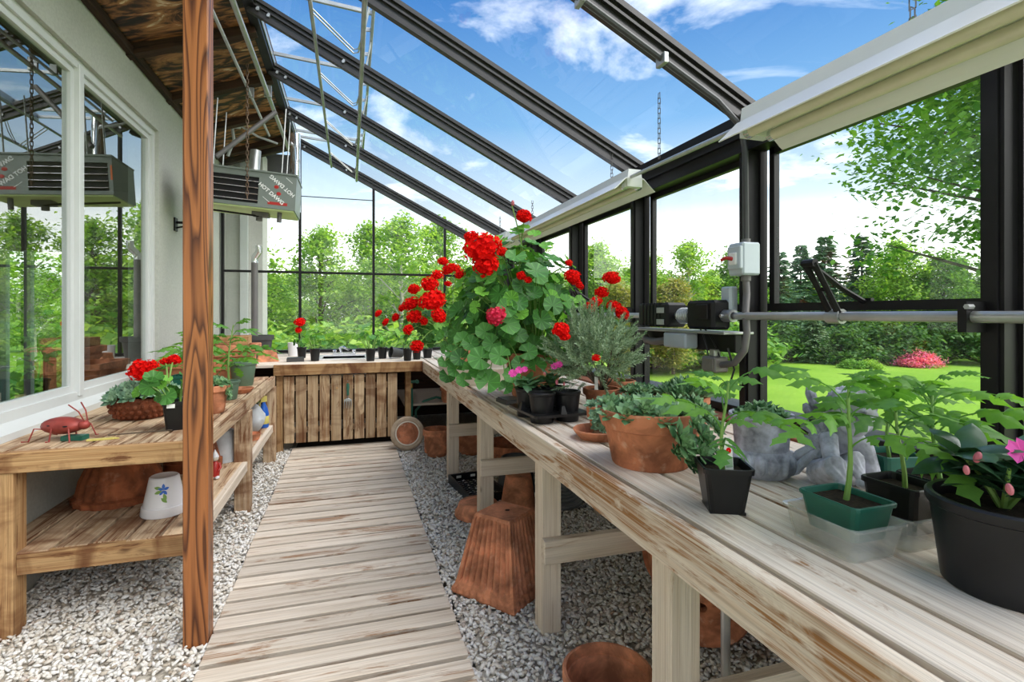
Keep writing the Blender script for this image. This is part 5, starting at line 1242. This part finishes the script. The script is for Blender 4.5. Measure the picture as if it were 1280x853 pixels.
m = MB(); m.tube(curve((0, 0, 0), (.02, -.12, -.15), .03), .004, 5); m.tube(curve((0, .02, 0), (.02, -.04, -.16), .03), .004, 5); m.tube([(.0, -.2, -.1), (.02, -.22, -.2), (.0, -.20, -.30)], .005, 5); m.build('wire', M['plastic'], t, True)
t = thing('control_box', 'small grey box on the glazing post behind the flexible conduit', 'box', (1.775, 2.12, 1.42)); rbox('box', (0, 0, 0), (.05, .07, .13), 'greyplast', t)
# ================================================================== HANGING STRIP LIGHTS
def strip_light(x, y0, y1, z, lab, chains, tubes=True):
    t = thing('strip_light', lab, 'light fixture', (x, (y0 + y1) / 2, z), group='fluorescent strip lights over the right bench'); h = (y1 - y0) / 2
    o, i_ = [(-.14, 0), (-.125, .012), (-.062, .072), (-.05, .075), (.05, .075), (.062, .072), (.125, .012), (.14, 0)], [(.137, -.003), (.122, .007), (.060, .066), (-.060, .066), (-.122, .007), (-.137, -.003)]
    MB().prism(o + i_, -h, h).build('reflector', M['refl'], t)
    MB().prism([(-.048, .0755), (.048, .0755), (.042, .125), (-.042, .125)], -h, h).build('ballast_channel', M['white'], t)
    for s_ in (-1, 1):
        MB().prism([(-.05, .02), (.05, .02), (.05, .0655), (-.05, .0655)], s_ * (h - .02) - .02, s_ * (h - .02) + .02).build('end_cap', M['refl'], t)
        MB().tube([(s_ * .048, -h + .04, .028), (s_ * .048, h - .04, .028)], .019, 12).build('tube', M['tube'], t, True)
        for e in (-1, 1): MB().tube([(s_ * .048, e * (h - .035), .028), (s_ * .048, e * (h - .055), .028)], .0205, 12).build('tube_cap', M['chrome'], t, True)
    for yy, topz in chains:
        m = MB(); zz = .125; k = 0; top = topz - z
        while zz < top:
            a, b = (.008, 0) if k % 2 else (0, .008)
            m.tube([(-a, yy - (y0 + y1) / 2 - b, zz), (-a, yy - (y0 + y1) / 2 - b, zz + .028), (a, yy - (y0 + y1) / 2 + b, zz + .028), (a, yy - (y0 + y1) / 2 + b, zz), (-a, yy - (y0 + y1) / 2 - b, zz)], .0022, 4, False); zz += .024; k += 1
        m.build('chain', M['chain'], t)
strip_light(1.35, -.90, 1.50, 1.945, 'nearest white fluorescent strip light hanging over the right bench', [(.95, 2.52)])
strip_light(1.63, 2.76, 5.10, 2.095, 'middle white fluorescent strip light hanging above the big geranium', [(3.05, 2.40), (4.6, 2.40)])
strip_light(1.60, 5.25, 6.95, 2.10, 'farthest white fluorescent strip light near the gable glass', [(5.6, 2.42)])
t = thing('light_conduit', 'thin galvanised conduit joining the near and middle strip lights', 'pipe'); MB().tube([(1.40, 1.50, 2.05), (1.60, 2.75, 2.17)], .011, 10).build('conduit', M['pipe'], t, True)
t = thing('hook_chain', 'thin chain dangling from the rafter to the light conduit', 'chain', (1.53, 2.35, 2.145)); m = MB()
for k in range(13):
    a, b = (.007, 0) if k % 2 else (0, .007); z_ = .012 + k * .026; m.tube([(-a, -b, z_), (-a, -b, z_ + .03), (a, b, z_ + .03), (a, b, z_), (-a, -b, z_)], .0022, 4, False)
m.build('chain', M['chain'], t)
# ================================================================== UNIT HEATER AND PIPES UNDER THE SOFFIT
B = (-.91, 5.02, 2.30)
t = thing('unit_heater', 'grey unit heater with louvred front and warning stickers hung from the soffit', 'heater', B, (0, R(3.5), R(0)))
hw, hd, hh = .435, .46, .31
m = MB(); m.box(-hw, hw, .02, hd, .0, hh); m.box(-hw, hw, 0, .02, hh - .05, hh); m.box(-hw, hw, 0, .02, 0, .03); m.box(.13, hw, 0, .02, .03, hh - .05); m.box(-hw, -hw + .03, 0, .02, .03, hh - .05); m.build('cabinet', M['heater'], t)
MB().box(-hw + .03, .13, .012, .0195, .03, hh - .05).build('grille_void', M['black'], t)
for k in range(4): put('louvre', cbox(.53, .03, .006, M['chrome'], .001), t, (-.137, .006, .06 + k * .055), (R(25), 0, 0))
MB().box(-hw + .01, hw - .01, .01, hd - .01, -.012, -.0005).build('base_pan', M['heatlt'], t)
MB().box(-hw - .006, hw + .006, -.01, hd, hh, hh + .014).build('top_flange', M['heater'], t)
MB().box(-hw, -hw + .012, -.004, 0, .12, .24).build('orange_sticker', M['orange'], t)
def text(body, size, mat, par, p, rot, ext=.0006):
    cu = bpy.data.curves.new('txt', 'FONT'); cu.body = body; cu.size = size; cu.extrude = ext; cu.offset = .0012; cu.align_x = 'CENTER'; cu.align_y = 'CENTER'
    ob = bpy.data.objects.new('txt', cu); C.objects.link(ob); dg = bpy.context.evaluated_depsgraph_get(); me = bpy.data.meshes.new_from_object(ob.evaluated_get(dg)); bpy.data.objects.remove(ob)
    me.materials.clear(); me.materials.append(mat); return put('lettering', me, par, p, rot)
cx, cz = .285, .165
text('HOT DAWG', .046, M['white'], t, (cx - .05, -.002, cz - .035), (R(90), R(38), 0)); text('HOT DAWG', .046, M['white'], t, (cx + .035, -.002, cz + .045), (R(90), R(38 + 180), 0))
for dx, dz in ((-.012, .03), (.01, -.028)): MB().ball((cx + dx, 0, cz + dz), .02, 8, 6, (1, .1, .8)).build('red_emblem', M['red'], t)
for dx, dz in ((-.09, -.09), (.09, .10)): put('stripe', cbox(.07, .002, .004, M['white'], .0005), t, (cx + dx, -.001, cz + dz), (0, R(38), 0))
MB().box(.21, .37, -.0015, 0, .035, .06).build('red_notice', M['red'], t)
m = MB()
for x, y in ((-.25, .06), (.30, .06), (-.25, .4), (.30, .4)): MB().tube([(x, y, hh + .01), (x, y, .92)], .006, 6).build('hanger_rod', M['galv'], t)
MB().tube([(-.02, .44, hh - .1), (-.02, .52, hh - .06), (-.02, .60, hh + .04), (-.02, .62, hh + .35)], .05, 14).build('flue', M['galv'], t, True)
m = MB(); m.tube([(.12, .2, 0), (.12, .2, -.09)], .028, 10); m.box(.06, .20, .16, .26, -.05, -.012); m.build('gas_valve', M['cable'], t, True); MB().tube([(.30, .1, 0), (.30, .1, -.10)], .02, 8).build('pilot_fitting', M['cable'], t, True)
MB().tube([(-hw, .12, -.04), (0, .12, -.055), (.12, .18, -.05)], .009, 6).build('gas_hose', M['black'], t, True)
t = thing('stove_pipe', 'dark vertical pipe with a bright elbow in front of the gable glass', 'pipe', (-1.03, 6.45, RB))
MB().tube([(0, 0, 0), (0, 0, 1.10)], .035, 14).build('pipe', M['cable'], t, True); MB().tube([(0, 0, 1.08), (.0, 0, 1.14), (.05, -.05, 1.20), (.05, -.05, 1.27)], .037, 14).build('elbow', M['chrome'], t, True)
t = thing('chrome_duct', 'bright round metal duct standing up behind the heater to the soffit', 'duct', (-.62, 6.6, 2.55)); MB().tube([(0, 0, 0), (0, 0, .92)], .06, 16).build('duct', M['chrome'], t, True)
for x, z, r_, lab in ((-.72, 3.36, .020, 'thick grey conduit running along under the ridge'), (-.86, 3.33, .012, 'thin pale conduit running along the soffit beside the thick one')):
    t = thing('soffit_conduit', lab, 'pipe', (x, 0, z)); MB().tube([(0, -.8, 0), (0, 6.9 if r_ > .015 else 6.3, 0)], r_, 10).build('pipe', M['pipe'] if r_ > .015 else M['rag'], t, True)
    for y in (1.6, 3.4, 5.2): MB().box(-r_ - .012, r_ + .012, y - .012, y + .012, -r_ - .003, r_ + .06).build('strap', M['galv'], t)
t = thing('diagonal_strut', 'rusty steel strut slanting up behind the wooden post to the ridge', 'strut'); MB().tube([at(270, 196, 4.6), at(345, 140, 4.9)], .022, 10).build('strut', M['cable'], t, True)
t = thing('pull_chain', 'rusty twisted chain hanging from the soffit in front of the heater', 'chain', tuple(at(309, 205, 4.45))); m = MB()
for k in range(34):
    a, b = (.009, 0) if k % 2 else (0, .009); z_ = -.30 + k * .034; m.tube([(-a, -b, z_), (-a, -b, z_ + .04), (a, b, z_ + .04), (a, b, z_), (-a, -b, z_)], .004, 4, False)
m.build('chain', M['rust'], t)
t = thing('soffit_outlet', 'pale electrical box with cables on the soffit above the heater', 'junction box', tuple(at(290, 156, 5.6))); rbox('box', (0, 0, 0), (.16, .10, .05), 'rag', t); MB().tube([(-.08, 0, 0), (-.22, 0, -.05), (-.30, 0, -.25)], .014, 8).tube([(.08, 0, 0), (.25, 0, -.10), (.45, 0, -.16)], .012, 8).tube([(0, 0, -.02), (.02, 0, -.16), (-.04, 0, -.34)], .016, 8).build('cable', M['rag'], t, True)

# ================================================================== FURNITURE INSIDE THE HOUSE
B = (-2.42, 4.82, .1)
t = thing('carved_chair', 'carved dark wooden chair standing inside the house window', 'chair', B, R(-62))
for sx in (-.22, .22):
    board('leg', sx - .022, sx + .022, -.22, -.176, 0, .45, M['oak'], t); m = MB(); m.box(sx - .024, sx + .024, .19, .238, 0, .92); m.ball((sx, .214, .95), .04, 12, 8, (1, .9, 1)); m.build('back_post', M['oak'], t)
board('seat', -.25, .25, -.25, .24, .45, .49, M['oak'], t)
m = MB(); m.prism([(-.2, .55), (.2, .55), (.2, .86), (.12, .80), (.07, .88), (0, .93), (-.07, .88), (-.12, .80), (-.2, .86)], .20, .225); m.build('backrest', M['oak'], t)
B = (-2.45, 6.65, .1)
t = thing('leather_armchair', 'brown leather armchair inside the house seen through the right window sash', 'armchair', B, R(-70))
for nm, a in (('seat', (-.30, .30, -.35, .30, .2, .45)), ('arm', (-.48, -.30, -.38, .40, .1, .64)), ('arm', (.30, .48, -.38, .40, .1, .64)), ('backrest', (-.36, .36, .22, .46, .2, .98))):
    o = put(nm, cbox(a[1] - a[0], a[3] - a[2], a[5] - a[4], M['leather'], .06), t, ((a[0]+a[1])/2, (a[2]+a[3])/2, (a[4]+a[5])/2)); sb = o.modifiers.new('b', 'SUBSURF'); sb.levels = 2; sb.render_levels = 2

# ================================================================== TREES AND SHRUBS OUTSIDE
GZ = -1.3
def leaf_cloud(centres, n_each, spread, size, rg, name, mat, flat=.5, droop=0):
    n = len(centres) * n_each; P = np.repeat(np.asarray(centres, float), n_each, 0) + rg.normal(0, 1, (n, 3)) * np.repeat(np.asarray(spread, float).reshape(-1, 1) * np.array([[1, 1, .7]]), n_each if len(np.shape(spread)) else n, 0)
    a = rg.uniform(0, 2 * PI, n); tilt = rg.normal(0, flat, n); tl2 = rg.normal(0, flat, n) - droop
    ux = np.c_[np.cos(a), np.sin(a), np.sin(tl2)]; uy = np.c_[-np.sin(a), np.cos(a), np.sin(tilt)]; s_ = size * rg.uniform(.6, 1.25, (n, 1))
    V = np.stack([P - ux * s_ * .5, P + uy * s_ * .36, P + ux * s_ * .62 - np.array([0, 0, .12]) * s_, P - uy * s_ * .36], 1).reshape(-1, 3)
    return np_mesh(name, V, np.arange(n * 4).reshape(-1, 4), mat)
def deciduous(seed, h, rad, n_cl, n_each, size, mat, trunk_mat, bare=.25, cl_sp=.38, slim=1.0):
    rg = np.random.default_rng(seed); r_ = random.Random(seed); m = MB(); cs = []
    tr = [Vector((r_.uniform(-.02, .02) * h * q, r_.uniform(-.02, .02) * h * q, h * .93 * q)) for q in (0, .2, .4, .6, .8, 1)]; m.tube(tr, [h * .018 * (1.1 - q) + .012 for q in (0, .2, .4, .6, .8, 1)], 7, False)
    for k in range(n_cl):
        q = bare + (1 - bare) * ((k + .5) / n_cl) ** .85; i = min(4, int(q * 4.999)); a = k * 2.39996 + r_.uniform(-.4, .4)
        prof = math.sin(PI * min(1, ((q - bare) / (1 - bare)) * .82 + .16)) ** .7; rr = rad * prof * r_.uniform(.25, 1.0)
        c = Vector((math.cos(a) * rr * slim, math.sin(a) * rr * slim, h * q + r_.uniform(-.04, .05) * h)); cs.append(c)
        st = tr[i].lerp(tr[min(5, i + 1)], .3); st = Vector((tr[i].x, tr[i].y, max(.1 * h, c.z - rr * .7)))
        if k % 2 == 0: m.tube([st, st.lerp(c, .55) + Vector((0, 0, .04 * h)), c], [h * .006, h * .0035, h * .0012], 4, False)
    return m.mesh('trunk', trunk_mat), leaf_cloud(cs, n_each, [cl_sp * r_.uniform(.7, 1.25) for _ in cs], size, rg, 'foliage', mat)
def conifer(seed, h, rad, mat):
    rg = np.random.default_rng(seed); m = MB(); m.tube([(0, 0, 0), (0, 0, h)], [h * .018, .01], 7, False); V = []
    n = 0
    for w in range(70):
        q = w / 70; R_ = rad * (1 - q) ** .8 + .10
        for b in range(max(4, int(9 * (1 - q)))):
            z = h * (.06 + .93 * q) + rg.uniform(-.02, .02) * h
            a = rg.uniform(0, 2 * PI); L_ = R_ * rg.uniform(.72, 1.08)
            for s_ in np.linspace(.18, 1, 10):
                c = np.array([math.cos(a) * L_ * s_, math.sin(a) * L_ * s_, z - L_ * .28 * s_ + .10 * L_ * s_ * s_]); wd = .17 * (1.15 - .6 * s_) * (rad / 2); 
                for sd in (-1, 1):
                    d = np.array([math.cos(a + sd * .9), math.sin(a + sd * .9), -.25 + rg.normal(0, .12)]); e = np.array([-d[1], d[0], rg.normal(0, 1.0)]) * .30
                    V += [c, c + d * wd * .8 + e * wd, c + d * wd * 2.0, c + d * wd * .8 - e * wd]; n += 1
    return m.mesh('trunk', M['bark']), np_mesh('foliage', np.array(V), np.arange(n * 4).reshape(-1, 4), mat)
def bush(seed, r_, hgt, n, size, mat):
    rg = np.random.default_rng(seed); cs = []
    for k in range(46): a = rg.uniform(0, 6.283); q = math.sqrt(rg.uniform(0, 1)); cs.append((math.cos(a) * q * r_, math.sin(a) * q * r_, hgt * (.22 + .62 * (1 - q * q) * rg.uniform(.6, 1.1))))
    m = MB()
    for c in cs[::3]: m.tube([(c[0] * .15, c[1] * .15, 0), (c[0] * .6, c[1] * .6, c[2] * .5), c], [.03, .02, .006], 4, False)
    return m.mesh('branches', M['bark']), leaf_cloud(cs, n // 46, [.16 * r_] * 46, size, rg, 'foliage', mat, .7)
PT = {'spring': [deciduous(1, 7, 2.0, 60, 150, .17, M['spring_tree_leaves'], M['bark'], .22, .30), deciduous(2, 7, 1.8, 46, 130, .17, M['spring_tree_leaves'], M['birch'], .30, .28), deciduous(3, 7, 2.3, 80, 170, .18, M['spring_tree_leaves'], M['bark'], .08, .36)],
      'green': [deciduous(4, 8, 2.6, 95, 180, .20, M['green_tree_leaves'], M['bark'], .06, .42), deciduous(5, 8, 2.3, 85, 180, .19, M['green_tree_leaves'], M['bark'], .12, .38)],
      'rusty': [deciduous(6, 6, 1.9, 60, 150, .17, M['rusty_tree_leaves'], M['bark'], .08, .32)],
      'spruce': [conifer(7, 8, 2.3, M['spruce_needles']), conifer(8, 8, 2.0, M['spruce_needles'])], 'pale': [conifer(9, 6, 2.2, M['pale_spruce_needles'])],
      'shrub': [bush(10, 1.4, 1.8, 3200, .15, M['shrub_leaves']), bush(11, 1.3, 1.6, 3200, .14, M['spring_tree_leaves'])], 'dshrub': [bush(12, 1.6, 2.2, 3600, .16, M['dark_shrub_leaves'])], 'azalea': [bush(13, 1.1, 1.25, 4200, .10, M['azalea_blossom'])]}
BASEH = {'spring': 7, 'green': 8, 'rusty': 6, 'spruce': 8, 'pale': 6, 'shrub': 1.8, 'dshrub': 2.2, 'azalea': 1.25}
NM = {'spring': 'young_tree', 'green': 'leafy_tree', 'rusty': 'rusty_tree', 'spruce': 'spruce', 'pale': 'pale_spruce', 'shrub': 'shrub', 'dshrub': 'evergreen_shrub', 'azalea': 'azalea'}
CT = {'shrub': 'shrub', 'dshrub': 'shrub', 'azalea': 'shrub'}
def tree(kind, i, az, d, h, label, group=None, wide=1.0):
    x, y = polar(az, d / max(.6, math.cos(R(az) - _T))); tm, fm = PT[kind][i % len(PT[kind])]; s_ = h / BASEH[kind]
    t = thing(NM[kind], label, CT.get(kind, 'tree'), (x, y, GZ), rnd.uniform(0, 6.28), group); t.scale = (s_ * wide, s_ * wide, s_)
    put('branches' if kind in CT else 'trunk', tm, t); prop(put('foliage', fm, t), kind='stuff')
def hgt(az, d, ytop):                              # height that brings a crown to a given rise above the eye line
    return max(1.2, (393 - ytop) / 650 * d + 1.35 - GZ) * .93
Gb = 'young trees beyond the gable glass'
for k, (az, d, yt, lab) in enumerate(((-10.5, 17, 262, 'tall spring-green tree seen past the heater through the gable glass'), (-3.0, 19, 280, 'airy young tree left of the second gable mullion'), (2.0, 21, 272, 'slender young tree just left of the third gable mullion'), (5.2, 18, 262, 'tall thin tree right of the third gable mullion'), (9.3, 21, 268, 'young tree behind the clustered red geranium heads'), (14.0, 22, 290, 'thin young tree at the gable corner'), (19.0, 23, 290, 'young tree behind the farthest right glass bay'))):
    tree('spring', (1, 0, 1, 1, 1, 0, 1)[k], az, d, hgt(az, d, yt), lab, Gb, .95)
for k, (az, d, yt, lab) in enumerate(((26.5, 24, 303, 'round-topped pale green tree left of the gear motor'), (31.5, 25, 312, 'low light green tree above the gear motor'), (36.0, 26, 296, 'feathery green tree left of the switch box'))): tree('spring', (2, 0, 1)[k], az, d, hgt(az, d, yt), lab, 'light green trees beyond the lawn')
for k, (az, d, yt, lab) in enumerate(((29.0, 22, 350, 'rust-tinged young tree behind the rosemary'), (34.5, 23, 345, 'rust-tinged young tree right behind the gear motor'), (15.5, 24, 345, 'rust-tinged tree behind the big geranium'))): tree('rusty', k, az, d, hgt(az, d, yt), lab, 'rusty trees beyond the lawn')
for k, (az, d, yt, lab) in enumerate(((44.5, 31, 322, 'dark spruce just right of the glazing post with the switch box'), (46.3, 33, 312, 'dark spruce in the line behind the lawn left of the vent arm'), (48.3, 34, 302, 'tallest dark spruce above the vent opener arm'), (51.2, 33, 300, 'dark spruce right of the vent opener arm'), (58.0, 33, 330, 'dark spruce behind the pink azalea'))): tree('spruce', k, az, d, hgt(az, d, yt - 12) * 1.04, lab, 'dark spruces beyond the lawn', 1.25)
tree('pale', 0, 47.3, 27.5, hgt(47.3, 27.5, 385), 'broad pale green spruce standing at the lawn edge', None, 1.3)
for k, (az, d, yt, lab) in enumerate(((53.8, 30, 318, 'light green leafy tree behind the pink azalea'), (57.0, 29, 330, 'leafy tree to the right of the pink azalea'), (61.0, 29, 320, 'leafy tree behind the rightmost glazing post'), (40.5, 30, 330, 'leafy green tree behind the glazing post'))): tree('green' if k else 'spring', k + 2, az, d, hgt(az, d, yt - 12) * 1.04, lab, 'leafy trees beyond the lawn')
tree('spring', 1, -25.4, 19, 6.5, 'pale-barked tree on the lawn seen through the room inside the house')
wl_ = ('left of the gable mullions', 'behind the sink bench', 'behind the geraniums', 'behind the gear motor', 'behind the spruces', 'right of the azalea')
for k in range(34):       # dense woodland all round behind
    az = -31 + k * 2.9 + rnd.uniform(-1, 1); d = rnd.uniform(34, 42); tree('green' if k % 3 else 'spring', k if k % 3 else 2, az, d, hgt(az, d, rnd.uniform(335, 352)), 'tree in the dense woodland wall ' + wl_[min(5, max(0, int((az + 12) / 13)))], 'dense woodland far behind the lawn', 1.35)
for k in range(26):
    az = -16 + k * 2.3 + rnd.uniform(-.8, .8); d = 14 + (k % 3) * 2.5 if az < 18 else 25.5 + (k % 3) * 1.5
    if az > 42: continue
    tree('shrub', k, az, d, hgt(az, d, rnd.uniform(372, 398)), ('green' if k % 2 == 0 else 'yellow-green') + ' shrub in the undergrowth ' + ('beyond the gable glass' if az < 17 else 'beyond the right glass wall'), 'undergrowth shrubs beyond the glass', 1.25)
for k, (az, yt, lab) in enumerate(((49.4, 402, 'dark evergreen shrub under the tallest spruce'), (51.6, 395, 'dark evergreen shrub left of the pink azalea'), (54.0, 398, 'dark evergreen shrub directly behind the pink azalea'), (56.8, 392, 'dark evergreen shrub right of the pink azalea'), (60.0, 395, 'dark evergreen shrub by the rightmost glazing post'), (45.0, 400, 'dark evergreen shrub left of the pale spruce'))): tree('dshrub', 0, az, 27.5 + k % 2, hgt(az, 28, yt), lab, 'dark evergreen shrubs along the lawn edge', 1.2)
tree('azalea', 0, 55.3, 25.5, .9, 'rounded azalea in full pink bloom at the edge of the lawn', None, 1.1)
for k, az in enumerate((50.6, 51.8)): tree('shrub', k, az, 24.5, .6, ('low pale shrub on the lawn before the dark shrubs', 'second low pale shrub on the lawn left of the azalea')[k], 'low pale shrubs on the lawn', 1.3)
# big maple near the glass on the right
tm, fm = deciduous(30, 10.5, 4.7, 230, 260, .125, M['maple_leaves'], M['bark'], .33, .36)
x, y = polar(69, 12.5)
t = thing('maple_tree', 'large maple whose leafy branches hang in front of the sky on the right', 'tree', (x, y, GZ)); put('trunk', tm, t); prop(put('foliage', fm, t), kind='stuff')
